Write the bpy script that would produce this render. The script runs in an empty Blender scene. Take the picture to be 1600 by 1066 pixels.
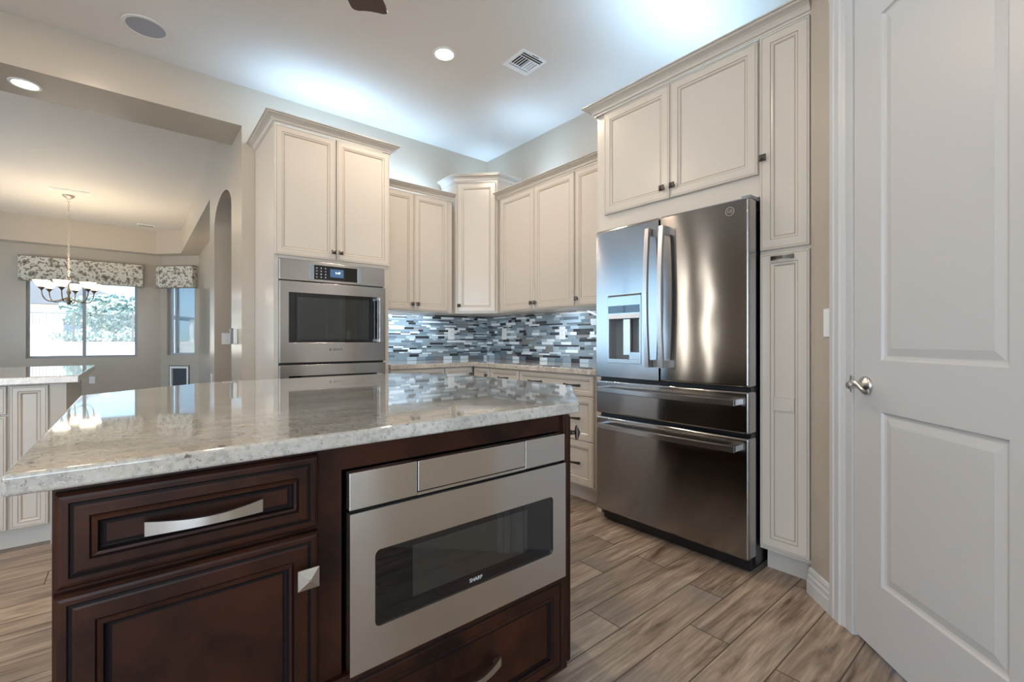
import bpy, bmesh, math, random
from mathutils import Vector, Matrix
random.seed(7)
S = bpy.context.scene
COL = S.collection
PI = math.pi
R2 = math.sqrt(0.5)

# ------------------------------------------------------------------ camera
cam_d = bpy.data.cameras.new('camera')
cam_d.sensor_width = 36.0
cam_d.lens = 711.6 * 36.0 / 1600.0
cam_d.clip_start = 0.02
cam_d.clip_end = 400
cam = bpy.data.objects.new('camera', cam_d)
COL.objects.link(cam)
cam.location = (0, 0, 1.105)
cam.rotation_euler = (PI / 2, 0, math.radians(50.32 - 90))
S.camera = cam

# ------------------------------------------------------------------ view, world, sun, lights
S.view_settings.view_transform = 'Standard'
S.view_settings.look = 'None'
S.view_settings.gamma = 1
S.view_settings.use_curve_mapping = False
S.view_settings.exposure = 0.0

W = bpy.data.worlds.new('sky_world')
S.world = W
W.use_nodes = True
wn = W.node_tree
bg = wn.nodes['Background']
sky = wn.nodes.new('ShaderNodeTexSky')
sky.sky_type = 'HOSEK_WILKIE'
sky.turbidity = 3.0
sky.ground_albedo = 0.5
sky.sun_direction = (-0.55, -0.35, 0.76)
wn.links.new(sky.outputs[0], bg.inputs[0])
bg.inputs[1].default_value = 9.0

sd = bpy.data.lights.new('sun', 'SUN')
sd.energy = 18.0
sd.angle = 0.01
sd.color = (1.0, 0.95, 0.88)
so = bpy.data.objects.new('sun', sd)
COL.objects.link(so)
so.rotation_euler = Vector((-0.55, -0.35, 0.76)).to_track_quat('Z', 'Y').to_euler()

WARM = (1.0, 0.80, 0.60)
COOL = (0.42, 0.69, 1.0)
DAY = (0.72, 0.86, 1.0)

def area(name, loc, direction, sx, sy, power, color, shape='RECTANGLE', spread=PI):
    d = bpy.data.lights.new(name, 'AREA')
    d.shape = shape
    d.size = sx
    if shape in ('RECTANGLE', 'ELLIPSE'):
        d.size_y = sy
    d.energy = power
    d.color = color
    d.spread = spread
    o = bpy.data.objects.new(name, d)
    COL.objects.link(o)
    o.location = loc
    o.rotation_euler = Vector(direction).to_track_quat('-Z', 'Y').to_euler()
    return o

# cool LED tape on top of the cabinets (hidden behind the crown mouldings)
area('cove_light', (1.13, 3.62, 2.64), (0, 0.45, 1), 0.70, 0.05, 5.2, COOL)
area('cove_light', (1.90, 3.80, 2.49), (0, 0.5, 1), 0.60, 0.05, 5.0, COOL)
area('cove_light', (2.77, 2.95, 2.49), (0.5, 0, 1), 0.05, 0.80, 4.6, COOL)
area('cove_light', (2.80, 2.20, 2.49), (0.7, 0, 1), 0.05, 0.50, 1.8, COOL)
area('cove_light', (2.80, 3.84, 2.63), (0.3, 0.3, 1), 0.20, 0.05, 1.8, COOL)
area('cove_light', (2.55, 1.42, 2.62), (0.1, 0, 1), 0.05, 1.15, 8.6, COOL)
# cool LED tape under the wall cabinets
area('under_cabinet_light', (1.90, 3.80, 1.355), (0, 0.25, -1), 0.62, 0.03, 4.0, (0.66, 0.83, 1.0))
area('under_cabinet_light', (2.77, 2.65, 1.355), (0.25, 0, -1), 0.03, 1.30, 7.0, (0.66, 0.83, 1.0))
# area lamps added as daylight inside unseen glazing, great room and breakfast nook
area('window_daylight', (-4.45, 7.2, 1.4), (1, 0, 0), 3.4, 2.3, 74, (0.34, 0.64, 1.0))
area('window_daylight', (-4.47, 4.53, 1.28), (1, 0, 0), 0.07, 2.4, 8, (1.0, 0.90, 0.76))  # narrow lamp added to make a bright streak on the refrigerator
area('window_daylight', (-4.47, 5.03, 1.28), (1, 0, 0), 0.08, 2.4, 9, (1.0, 0.90, 0.76))  # second added streak lamp for the refrigerator
area('window_daylight', (-1.6, -3.85, 1.35), (0, 1, 0.05), 3.6, 2.1, 125, DAY)  # added fill from behind the camera for island front and pantry door
area('window_daylight', (-4.45, -0.9, 1.35), (1, 0, 0.05), 2.2, 2.1, 125, (0.64, 0.81, 1.0))  # added cool fill from the unseen west side for the right-hand cabinets

# ------------------------------------------------------------------ materials
def new_mat(name):
    m = bpy.data.materials.new(name)
    m.use_nodes = True
    return m, m.node_tree.nodes, m.node_tree.links, m.node_tree.nodes['Principled BSDF']

def pbr(name, color, rough=0.5, metal=0.0, spec=0.5, coat=0.0, noise=0.0, nscale=200.0, bump=0.0, bscale=300.0, emit=None, estr=0.0):
    m, n, l, b = new_mat(name)
    b.inputs['Base Color'].default_value = (*color, 1)
    b.inputs['Roughness'].default_value = rough
    b.inputs['Metallic'].default_value = metal
    b.inputs['Specular IOR Level'].default_value = spec
    b.inputs['Coat Weight'].default_value = coat
    b.inputs['Coat Roughness'].default_value = 0.05
    tc = n.new('ShaderNodeTexCoord')
    if noise > 0:
        t = n.new('ShaderNodeTexNoise'); t.inputs['Scale'].default_value = nscale; t.inputs['Detail'].default_value = 4
        l.new(tc.outputs['Object'], t.inputs['Vector'])
        mx = n.new('ShaderNodeMix'); mx.data_type = 'RGBA'
        mx.inputs[6].default_value = (*[c * (1 - noise) for c in color], 1)
        mx.inputs[7].default_value = (*[min(1, c * (1 + noise)) for c in color], 1)
        l.new(t.outputs['Fac'], mx.inputs[0]); l.new(mx.outputs[2], b.inputs['Base Color'])
    if bump > 0:
        t = n.new('ShaderNodeTexNoise'); t.inputs['Scale'].default_value = bscale; t.inputs['Detail'].default_value = 3
        l.new(tc.outputs['Object'], t.inputs['Vector'])
        bp = n.new('ShaderNodeBump'); bp.inputs['Strength'].default_value = bump; bp.inputs['Distance'].default_value = 0.004
        l.new(t.outputs['Fac'], bp.inputs['Height']); l.new(bp.outputs['Normal'], b.inputs['Normal'])
    if emit:
        b.inputs['Emission Color'].default_value = (*emit, 1)
        b.inputs['Emission Strength'].default_value = estr
    return m

M = {}
M['wall'] = pbr('wall_paint', (0.475, 0.41, 0.335), 0.22, noise=0.02, bump=0.04, bscale=60)
M['ceil'] = pbr('ceiling_paint', (0.72, 0.68, 0.635), 0.7, bump=0.12, bscale=90)
M['cream'] = pbr('cream_cabinet_paint', (0.585, 0.53, 0.465), 0.24, noise=0.015, nscale=60)
M['glaze'] = pbr('brown_glaze', (0.38, 0.30, 0.22), 0.5)
M['gap'] = pbr('cabinet_shadow_line', (0.22, 0.18, 0.14), 0.7)
M['white'] = pbr('white_trim_paint', (0.57, 0.565, 0.56), 0.36, noise=0.01)
M['plastic'] = pbr('white_plastic', (0.82, 0.82, 0.81), 0.3)
M['bronze'] = pbr('antique_pewter', (0.10, 0.085, 0.072), 0.35, metal=0.85, noise=0.3, nscale=120)
M['nickel'] = pbr('satin_nickel', (0.60, 0.58, 0.55), 0.28, metal=1.0)
M['black'] = pbr('black_enamel', (0.006, 0.006, 0.007), 0.35)
M['blackglass'] = pbr('black_glass', (0.004, 0.004, 0.005), 0.03, coat=0.6)
M['ovenglass'] = pbr('oven_glass', (0.020, 0.022, 0.020), 0.03, coat=1.0)
M['mwglass'] = pbr('tinted_glass', (0.022, 0.020, 0.018), 0.03, coat=1.0)
M['greyp'] = pbr('grey_plastic', (0.20, 0.21, 0.22), 0.35)
M['silverp'] = pbr('silver_panel', (0.42, 0.48, 0.52), 0.22, metal=0.6)
M['dispblue'] = pbr('lit_display', (0.02, 0.04, 0.08), 0.2, emit=(0.25, 0.5, 0.9), estr=0.25)
M['digits'] = pbr('lit_digits', (0.8, 0.9, 1), 0.3, emit=(0.85, 0.93, 1), estr=2.0)
M['dotlit'] = pbr('keypad_mark', (0.35, 0.42, 0.5), 0.4)
M['ink'] = pbr('dark_lettering', (0.02, 0.018, 0.016), 0.4)
M['silverink'] = pbr('silver_lettering', (0.55, 0.55, 0.55), 0.35)
M['vdark'] = pbr('vent_dark', (0.012, 0.01, 0.01), 0.8)
M['speaker'] = pbr('speaker_mesh', (0.36, 0.36, 0.40), 0.8, bump=0.4, bscale=900)
M['fanwood'] = pbr('fan_blade_wood', (0.055, 0.020, 0.014), 0.35, noise=0.25, nscale=30)
M['doorwood'] = pbr('oak_door', (0.30, 0.15, 0.07), 0.4, noise=0.3, nscale=12)  # brown of the added panel that tints a refrigerator streak
M['alu'] = pbr('grey_window_frame', (0.36, 0.38, 0.40), 0.45)
M['blackrub'] = pbr('dark_flap', (0.05, 0.05, 0.06), 0.5)
M['fence'] = pbr('fence_metal', (0.10, 0.10, 0.10), 0.6)
M['gravel'] = pbr('pale_gravel', (0.62, 0.55, 0.46), 0.95, noise=0.12, nscale=6)
M['stucco'] = pbr('stucco', (0.84, 0.80, 0.76), 0.95, noise=0.05, nscale=10)
M['leaf'] = pbr('foliage', (0.27, 0.38, 0.37), 0.8, noise=0.5, nscale=3)
M['bark'] = pbr('bark', (0.12, 0.08, 0.05), 0.9, noise=0.3, nscale=12)
M['rooftile'] = pbr('roof_tile', (0.115, 0.125, 0.145), 0.9, noise=0.2, nscale=4)
M['winblue'] = pbr('far_window', (0.10, 0.13, 0.18), 0.1)
M['antique'] = pbr('antique_bronze_arm', (0.20, 0.15, 0.10), 0.4, metal=0.7)
M['antgold'] = pbr('champagne_chain', (0.52, 0.46, 0.38), 0.4, metal=0.4)
M['shade'] = pbr('frosted_shade', (0.9, 0.85, 0.75), 0.5, emit=(1.0, 0.86, 0.66), estr=6.0)
M['lens'] = pbr('lamp_lens', (1, 1, 1), 0.5, emit=(1.0, 0.93, 0.80), estr=9.0)
M['grout'] = pbr('grout', (0.30, 0.31, 0.32), 0.9)
M['fgrout'] = pbr('floor_grout', (0.10, 0.075, 0.055), 0.9)

def mat_glass():
    m = bpy.data.materials.new('clear_pane'); m.use_nodes = True
    n = m.node_tree.nodes; l = m.node_tree.links
    n.remove(n['Principled BSDF'])
    tr = n.new('ShaderNodeBsdfTransparent'); tr.inputs[0].default_value = (0.93, 0.97, 0.97, 1)
    gl = n.new('ShaderNodeBsdfGlossy'); gl.inputs['Roughness'].default_value = 0.02
    fr = n.new('ShaderNodeFresnel'); fr.inputs[0].default_value = 1.35
    mx = n.new('ShaderNodeMixShader')
    l.new(fr.outputs[0], mx.inputs[0]); l.new(tr.outputs[0], mx.inputs[1]); l.new(gl.outputs[0], mx.inputs[2])
    l.new(mx.outputs[0], n['Material Output'].inputs[0])
    return m
M['glass'] = mat_glass()

def mat_screen():
    m = bpy.data.materials.new('insect_screen'); m.use_nodes = True
    n = m.node_tree.nodes; l = m.node_tree.links
    b = n['Principled BSDF']; b.inputs['Base Color'].default_value = (0.42, 0.55, 0.66, 1); b.inputs['Roughness'].default_value = 0.9
    tr = n.new('ShaderNodeBsdfTransparent')
    mx = n.new('ShaderNodeMixShader'); mx.inputs[0].default_value = 0.55
    l.new(tr.outputs[0], mx.inputs[1]); l.new(b.outputs[0], mx.inputs[2]); l.new(mx.outputs[0], n['Material Output'].inputs[0])
    return m
M['screen'] = mat_screen()

def mat_steel(name, color, rough, wav=0.0, wscale=(0.9, 0.9, 0.35), dist=0.02, aniso=0.75):
    m, n, l, b = new_mat(name)
    b.inputs['Base Color'].default_value = (*color, 1)
    b.inputs['Metallic'].default_value = 1
    b.inputs['Roughness'].default_value = rough
    b.inputs['Anisotropic'].default_value = aniso
    b.inputs['Anisotropic Rotation'].default_value = 0.25
    tg = n.new('ShaderNodeTangent'); tg.direction_type = 'RADIAL'; tg.axis = 'Z'
    l.new(tg.outputs[0], b.inputs['Tangent'])
    tc = n.new('ShaderNodeTexCoord')
    mp = n.new('ShaderNodeMapping'); mp.inputs['Scale'].default_value = (3, 3, 900)
    l.new(tc.outputs['Object'], mp.inputs[0])
    t = n.new('ShaderNodeTexNoise'); t.inputs['Scale'].default_value = 1.0; t.inputs['Detail'].default_value = 2
    l.new(mp.outputs[0], t.inputs[0])
    mr = n.new('ShaderNodeMapRange'); mr.inputs[3].default_value = rough * 0.93; mr.inputs[4].default_value = rough * 1.07
    l.new(t.outputs['Fac'], mr.inputs[0]); l.new(mr.outputs[0], b.inputs['Roughness'])
    if wav:
        mp2 = n.new('ShaderNodeMapping'); mp2.inputs['Scale'].default_value = wscale
        l.new(tc.outputs['Object'], mp2.inputs[0])
        t2 = n.new('ShaderNodeTexNoise'); t2.inputs['Scale'].default_value = 5.0; t2.inputs['Detail'].default_value = 0.5
        l.new(mp2.outputs[0], t2.inputs[0])
        bp = n.new('ShaderNodeBump'); bp.inputs['Strength'].default_value = wav; bp.inputs['Distance'].default_value = dist
        l.new(t2.outputs['Fac'], bp.inputs['Height']); l.new(bp.outputs['Normal'], b.inputs['Normal'])
    return m
M['steel'] = mat_steel('brushed_steel', (0.62, 0.61, 0.60), 0.24, wav=0.35, wscale=(1.0, 1.0, 0.6), dist=0.004, aniso=0.9)
M['fridge'] = mat_steel('fridge_steel', (0.34, 0.33, 0.325), 0.14, wav=0.5, wscale=(1.0, 1.0, 0.7), dist=0.003, aniso=0.99)
M['handle'] = mat_steel('handle_steel', (0.55, 0.54, 0.53), 0.25)

def mat_wood():
    m, n, l, b = new_mat('dark_cherry_wood')
    tc = n.new('ShaderNodeTexCoord')
    mp = n.new('ShaderNodeMapping'); mp.inputs['Scale'].default_value = (3.5, 26, 3.0)
    l.new(tc.outputs['Object'], mp.inputs[0])
    t = n.new('ShaderNodeTexNoise'); t.inputs['Scale'].default_value = 2.2; t.inputs['Detail'].default_value = 7; t.inputs['Roughness'].default_value = 0.62; t.inputs['Distortion'].default_value = 0.6
    l.new(mp.outputs[0], t.inputs[0])
    r = n.new('ShaderNodeValToRGB')
    r.color_ramp.elements[0].position = 0.30; r.color_ramp.elements[0].color = (0.009, 0.004, 0.003, 1)
    r.color_ramp.elements[1].position = 0.72; r.color_ramp.elements[1].color = (0.048, 0.0145, 0.0068, 1)
    l.new(t.outputs['Fac'], r.inputs[0]); l.new(r.outputs[0], b.inputs['Base Color'])
    b.inputs['Roughness'].default_value = 0.36
    b.inputs['Specular IOR Level'].default_value = 0.2
    return m
M['wood'] = mat_wood()
M['woodglaze'] = pbr('dark_wood_groove', (0.006, 0.003, 0.003), 0.6, spec=0.15)

def mat_granite(name, warm=0.0):
    m, n, l, b = new_mat(name)
    tc = n.new('ShaderNodeTexCoord')
    mp = n.new('ShaderNodeMapping'); mp.inputs['Scale'].default_value = (0.55, 1.5, 1.0); mp.inputs['Rotation'].default_value = (0, 0, 0.12)
    l.new(tc.outputs['Object'], mp.inputs[0])
    def noise(scale, det, vec, rough=0.6):
        t = n.new('ShaderNodeTexNoise'); t.inputs['Scale'].default_value = scale; t.inputs['Detail'].default_value = det; t.inputs['Roughness'].default_value = rough
        l.new(vec, t.inputs['Vector']); return t.outputs['Fac']
    def ramp(src, p0, c0, p1, c1):
        r = n.new('ShaderNodeValToRGB'); e = r.color_ramp.elements
        e[0].position = p0; e[0].color = c0; e[1].position = p1; e[1].color = c1
        l.new(src, r.inputs[0]); return r.outputs[0]
    def mix(f, a, c):
        x = n.new('ShaderNodeMix'); x.data_type = 'RGBA'
        l.new(f, x.inputs[0]); l.new(a, x.inputs[6])
        if isinstance(c, tuple): x.inputs[7].default_value = c
        else: l.new(c, x.inputs[7])
        return x.outputs[2]
    base = ramp(noise(9, 6, mp.outputs[0]), 0.32, (0.34 + warm * .08, 0.335, 0.305 - warm * .03, 1), 0.66, (0.58 + warm * .05, 0.57, 0.525 - warm * .05, 1))
    beige = ramp(noise(5, 5, mp.outputs[0]), 0.50, (0, 0, 0, 1), 0.72, (0.6, 0.6, 0.6, 1))
    c = mix(beige, base, (0.50, 0.39, 0.30, 1))
    grey = ramp(noise(75, 4, tc.outputs['Object'], 0.7), 0.48, (0, 0, 0, 1), 0.66, (0.7, 0.7, 0.7, 1))
    c = mix(grey, c, (0.26, 0.26, 0.245, 1))
    wht = ramp(noise(170, 3, tc.outputs['Object']), 0.60, (0, 0, 0, 1), 0.74, (0.45, 0.45, 0.45, 1))
    c = mix(wht, c, (0.83, 0.82, 0.79, 1))
    fleck = ramp(noise(120, 4, tc.outputs['Object'], 0.7), 0.60, (0, 0, 0, 1), 0.66, (0.9, 0.9, 0.9, 1))
    c = mix(fleck, c, (0.13, 0.10, 0.085, 1))
    # garnet spots
    v = n.new('ShaderNodeTexVoronoi'); v.inputs['Scale'].default_value = 21
    nz = n.new('ShaderNodeTexNoise'); nz.inputs['Scale'].default_value = 40
    l.new(tc.outputs['Object'], nz.inputs['Vector'])
    ad = n.new('ShaderNodeMixRGB'); ad.blend_type = 'ADD'; ad.inputs[0].default_value = 0.025
    l.new(tc.outputs['Object'], ad.inputs[1]); l.new(nz.outputs['Color'], ad.inputs[2])
    l.new(ad.outputs[0], v.inputs['Vector'])
    near = ramp(v.outputs['Distance'], 0.09, (1, 1, 1, 1), 0.15, (0, 0, 0, 1))
    sep = n.new('ShaderNodeSeparateColor'); l.new(v.outputs['Color'], sep.inputs[0])
    gate = ramp(sep.outputs[0], 0.50, (0, 0, 0, 1), 0.54, (1, 1, 1, 1))
    ml = n.new('ShaderNodeMath'); ml.operation = 'MULTIPLY'; l.new(near, ml.inputs[0]); l.new(gate, ml.inputs[1])
    c = mix(ml.outputs[0], c, (0.045, 0.022, 0.02, 1))
    l.new(c, b.inputs['Base Color'])
    b.inputs['Roughness'].default_value = 0.05
    b.inputs['Specular IOR Level'].default_value = 0.75
    b.inputs['Coat Weight'].default_value = 0.5
    b.inputs['Coat Roughness'].default_value = 0.02
    return m
M['granite'] = mat_granite('white_granite')
M['granite_w'] = mat_granite('beige_granite', 1.0)

def mat_plank():
    m, n, l, b = new_mat('wood_look_tile')
    at = n.new('ShaderNodeAttribute'); at.attribute_name = 'plank'
    tc = n.new('ShaderNodeTexCoord')
    sc = n.new('ShaderNodeVectorMath'); sc.operation = 'SCALE'; sc.inputs[3].default_value = 37.0
    l.new(at.outputs['Vector'], sc.inputs[0])
    ad = n.new('ShaderNodeVectorMath'); ad.operation = 'ADD'
    l.new(tc.outputs['Object'], ad.inputs[0]); l.new(sc.outputs[0], ad.inputs[1])
    mp = n.new('ShaderNodeMapping'); mp.inputs['Scale'].default_value = (1.1, 9.0, 1.0)
    l.new(ad.outputs[0], mp.inputs[0])
    t = n.new('ShaderNodeTexNoise'); t.inputs['Scale'].default_value = 2.0; t.inputs['Detail'].default_value = 8; t.inputs['Roughness'].default_value = 0.62; t.inputs['Distortion'].default_value = 0.9
    l.new(mp.outputs[0], t.inputs[0])
    r = n.new('ShaderNodeValToRGB'); e = r.color_ramp.elements
    e[0].position = 0.30; e[0].color = (0.105, 0.070, 0.048, 1)
    e[1].position = 0.68; e[1].color = (0.44, 0.345, 0.262, 1)
    k = e.new(0.46); k.color = (0.285, 0.210, 0.156, 1)
    l.new(t.outputs['Fac'], r.inputs[0])
    mp2 = n.new('ShaderNodeMapping'); mp2.inputs['Scale'].default_value = (1.6, 34.0, 1.0)
    l.new(ad.outputs[0], mp2.inputs[0])
    t2 = n.new('ShaderNodeTexNoise'); t2.inputs['Scale'].default_value = 3.0; t2.inputs['Detail'].default_value = 5
    l.new(mp2.outputs[0], t2.inputs[0])
    m1 = n.new('ShaderNodeMix'); m1.data_type = 'RGBA'; m1.blend_type = 'OVERLAY'; m1.inputs[0].default_value = 0.72
    l.new(r.outputs[0], m1.inputs[6]); l.new(t2.outputs['Fac'], m1.inputs[7])
    # grey drift and knots
    t3 = n.new('ShaderNodeTexNoise'); t3.inputs['Scale'].default_value = 2.6; t3.inputs['Detail'].default_value = 3
    l.new(ad.outputs[0], t3.inputs[0])
    r3 = n.new('ShaderNodeValToRGB'); r3.color_ramp.elements[0].position = 0.48; r3.color_ramp.elements[1].position = 0.66
    l.new(t3.outputs['Fac'], r3.inputs[0])
    f3 = n.new('ShaderNodeMath'); f3.operation = 'MULTIPLY'; f3.inputs[1].default_value = 0.55; l.new(r3.outputs[0], f3.inputs[0])
    m2 = n.new('ShaderNodeMix'); m2.data_type = 'RGBA'; m2.inputs[7].default_value = (0.21, 0.185, 0.165, 1)
    l.new(f3.outputs[0], m2.inputs[0]); l.new(m1.outputs[2], m2.inputs[6])
    mp4 = n.new('ShaderNodeMapping'); mp4.inputs['Scale'].default_value = (0.5, 1.0, 1.0); l.new(ad.outputs[0], mp4.inputs[0])
    v = n.new('ShaderNodeTexVoronoi'); v.inputs['Scale'].default_value = 4.0; l.new(mp4.outputs[0], v.inputs['Vector'])
    r4 = n.new('ShaderNodeValToRGB'); r4.color_ramp.elements[0].color = (0.85, 0.85, 0.85, 1); r4.color_ramp.elements[0].position = 0.03; r4.color_ramp.elements[1].color = (0, 0, 0, 1); r4.color_ramp.elements[1].position = 0.13
    l.new(v.outputs['Distance'], r4.inputs[0])
    m3 = n.new('ShaderNodeMix'); m3.data_type = 'RGBA'; m3.inputs[7].default_value = (0.075, 0.05, 0.035, 1)
    l.new(r4.outputs[0], m3.inputs[0]); l.new(m2.outputs[2], m3.inputs[6])
    # tone per plank
    sp = n.new('ShaderNodeSeparateXYZ'); l.new(at.outputs['Vector'], sp.inputs[0])
    mr = n.new('ShaderNodeMapRange'); mr.inputs[3].default_value = 0.78; mr.inputs[4].default_value = 1.14; l.new(sp.outputs[2], mr.inputs[0])
    vm = n.new('ShaderNodeVectorMath'); vm.operation = 'SCALE'; l.new(m3.outputs[2], vm.inputs[0]); l.new(mr.outputs[0], vm.inputs[3])
    l.new(vm.outputs[0], b.inputs['Base Color'])
    b.inputs['Roughness'].default_value = 0.42
    return m
M['plank'] = mat_plank()

def mat_fabric():
    m, n, l, b = new_mat('floral_fabric')
    tc = n.new('ShaderNodeTexCoord')
    v = n.new('ShaderNodeTexVoronoi'); v.inputs['Scale'].default_value = 9.0
    nz = n.new('ShaderNodeTexNoise'); nz.inputs['Scale'].default_value = 14; nz.inputs['Detail'].default_value = 3
    l.new(tc.outputs['Object'], nz.inputs['Vector'])
    ad = n.new('ShaderNodeMixRGB'); ad.blend_type = 'ADD'; ad.inputs[0].default_value = 0.14
    l.new(tc.outputs['Object'], ad.inputs[1]); l.new(nz.outputs['Color'], ad.inputs[2])
    l.new(ad.outputs[0], v.inputs['Vector'])
    r = n.new('ShaderNodeValToRGB'); e = r.color_ramp.elements
    e[0].position = 0.0; e[0].color = (0.10, 0.085, 0.07, 1); e[1].position = 0.46; e[1].color = (0.66, 0.62, 0.53, 1)
    a = e.new(0.20); a.color = (0.13, 0.10, 0.085, 1)
    a = e.new(0.25); a.color = (0.60, 0.56, 0.47, 1)
    a = e.new(0.32); a.color = (0.22, 0.175, 0.13, 1)
    a = e.new(0.40); a.color = (0.68, 0.64, 0.55, 1)
    l.new(v.outputs['Distance'], r.inputs[0])
    t2 = n.new('ShaderNodeTexNoise'); t2.inputs['Scale'].default_value = 26; t2.inputs['Detail'].default_value = 2; l.new(tc.outputs['Object'], t2.inputs['Vector'])
    r2 = n.new('ShaderNodeValToRGB'); r2.color_ramp.elements[0].position = 0.55; r2.color_ramp.elements[1].position = 0.58
    l.new(t2.outputs['Fac'], r2.inputs[0])
    mx = n.new('ShaderNodeMix'); mx.data_type = 'RGBA'; mx.inputs[7].default_value = (0.22, 0.18, 0.14, 1)
    l.new(r2.outputs[0], mx.inputs[0]); l.new(r.outputs[0], mx.inputs[6])
    l.new(mx.outputs[2], b.inputs['Base Color'])
    b.inputs['Roughness'].default_value = 0.9
    return m
M['fabric'] = mat_fabric()
TILES = [pbr('glass_tile_white', (0.80, 0.84, 0.86), 0.12), pbr('glass_tile_pale', (0.42, 0.50, 0.55), 0.10),
         pbr('glass_tile_grey', (0.24, 0.29, 0.32), 0.10), pbr('glass_tile_slate', (0.15, 0.19, 0.225), 0.10),
         pbr('stone_tile_taupe', (0.20, 0.19, 0.18), 0.4), pbr('glass_tile_charcoal', (0.035, 0.036, 0.04), 0.12)]

# ------------------------------------------------------------------ mesh builder
class MB:
    def __init__(s):
        s.v = []; s.f = []; s.m = []
    def add(s, verts, faces, m=0):
        o = len(s.v); s.v += [tuple(p) for p in verts]
        for f in faces:
            s.f.append([o + i for i in f]); s.m.append(m)
        return s
    def box(s, x0, y0, z0, x1, y1, z1, m=0):
        v = [(x0, y0, z0), (x1, y0, z0), (x1, y1, z0), (x0, y1, z0), (x0, y0, z1), (x1, y0, z1), (x1, y1, z1), (x0, y1, z1)]
        return s.add(v, [(0, 3, 2, 1), (4, 5, 6, 7), (0, 1, 5, 4), (1, 2, 6, 5), (2, 3, 7, 6), (3, 0, 4, 7)], m)
    def prism(s, poly, z0, z1, m=0):
        n = len(poly)
        v = [(p[0], p[1], z0) for p in poly] + [(p[0], p[1], z1) for p in poly]
        f = [tuple(range(n - 1, -1, -1)), tuple(range(n, 2 * n))] + [(i, (i + 1) % n, n + (i + 1) % n, n + i) for i in range(n)]
        return s.add(v, f, m)
    def loft(s, rings, m=0, cap0=True, cap1=True, closed=True):
        n = len(rings[0]); v = [p for r in rings for p in r]; f = []
        for k in range(len(rings) - 1):
            for i in range(n if closed else n - 1):
                j = (i + 1) % n
                f.append((k * n + i, k * n + j, (k + 1) * n + j, (k + 1) * n + i))
        if cap0: f.append(tuple(range(n - 1, -1, -1)))
        if cap1: f.append(tuple((len(rings) - 1) * n + i for i in range(n)))
        return s.add(v, f, m)
    def lathe(s, prof, c=(0, 0, 0), seg=24, axis='z', m=0, ring=False):
        if ring: prof = list(prof) + [prof[0]]
        rings = []
        for r, h in prof:
            pts = []
            for i in range(seg):
                a = 2 * PI * i / seg; u = r * math.cos(a); w = r * math.sin(a)
                if axis == 'z': p = (c[0] + u, c[1] + w, c[2] + h)
                elif axis == 'y': p = (c[0] + u, c[1] + h, c[2] + w)
                else: p = (c[0] + h, c[1] + u, c[2] + w)
                pts.append(p)
            rings.append(pts)
        return s.loft(rings, m, not ring, not ring)
    def tube(s, pts, r, seg=10, m=0):
        P = [Vector(p) for p in pts]; rings = []
        for i, p in enumerate(P):
            d = (P[min(i + 1, len(P) - 1)] - P[max(i - 1, 0)]).normalized()
            up = Vector((0, 0, 1)) if abs(d.z) < 0.9 else Vector((1, 0, 0))
            a = d.cross(up).normalized(); b = a.cross(d)
            rr = r[i] if isinstance(r, (list, tuple)) else r
            rings.append([tuple(p + a * rr * math.cos(2 * PI * k / seg) + b * rr * math.sin(2 * PI * k / seg)) for k in range(seg)])
        return s.loft(rings, m)
    def rings(s, x0, z0, x1, z1, prof, yback=None, fill=True):
        """nested rectangles facing -y; prof: [(inset, y, material of the band up to this ring)]"""
        rs = []
        if yback is not None: prof = [(prof[0][0], yback, 0)] + list(prof)
        o = len(s.v)
        for ins, y, mm in prof:
            s.v += [(x0 + ins, y, z0 + ins), (x1 - ins, y, z0 + ins), (x1 - ins, y, z1 - ins), (x0 + ins, y, z1 - ins)]
        for k in range(len(prof) - 1):
            for i in range(4):
                j = (i + 1) % 4
                s.f.append([o + 4 * k + i, o + 4 * k + j, o + 4 * k + 4 + j, o + 4 * k + 4 + i]); s.m.append(prof[k + 1][2])
        if yback is not None: s.f.append([o + 3, o + 2, o + 1, o]); s.m.append(0)
        if fill:
            k = len(prof) - 1
            s.f.append([o + 4 * k + i for i in range(4)]); s.m.append(prof[-1][2] if fill is True else fill - 1)
        return s
    def plate(s, x0, z0, x1, z1, hx0, hz0, hx1, hz1, y0, y1, m=0):
        """slab between y0 (front) and y1 (back) with a rectangular hole"""
        o = len(s.v)
        for y in (y0, y1):
            s.v += [(x0, y, z0), (x1, y, z0), (x1, y, z1), (x0, y, z1), (hx0, y, hz0), (hx1, y, hz0), (hx1, y, hz1), (hx0, y, hz1)]
        F = []
        for i in range(4):
            j = (i + 1) % 4
            F += [(i, j, 4 + j, 4 + i), (8 + j, 8 + i, 12 + i, 12 + j), (j, i, 8 + i, 8 + j), (4 + i, 4 + j, 12 + j, 12 + i)]
        for f in F: s.f.append([o + i for i in f]); s.m.append(m)
        return s
    def sweep(s, path, prof, side=1, m=0):
        """profile [(out, z)] swept along plan path with mitred corners"""
        n = len(path); rings = []
        for i in range(n):
            p = Vector(path[i])
            ds = []
            if i > 0: ds.append((p - Vector(path[i - 1])).normalized())
            if i < n - 1: ds.append((Vector(path[i + 1]) - p).normalized())
            ns = [Vector((d.y, -d.x)) * side for d in ds]
            nn = ns[0] if len(ns) == 1 else (ns[0] + ns[1]) / (1 + ns[0].dot(ns[1]))
            rings.append([(p.x + nn.x * o, p.y + nn.y * o, z) for o, z in prof])
        return s.loft(rings, m)
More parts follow.
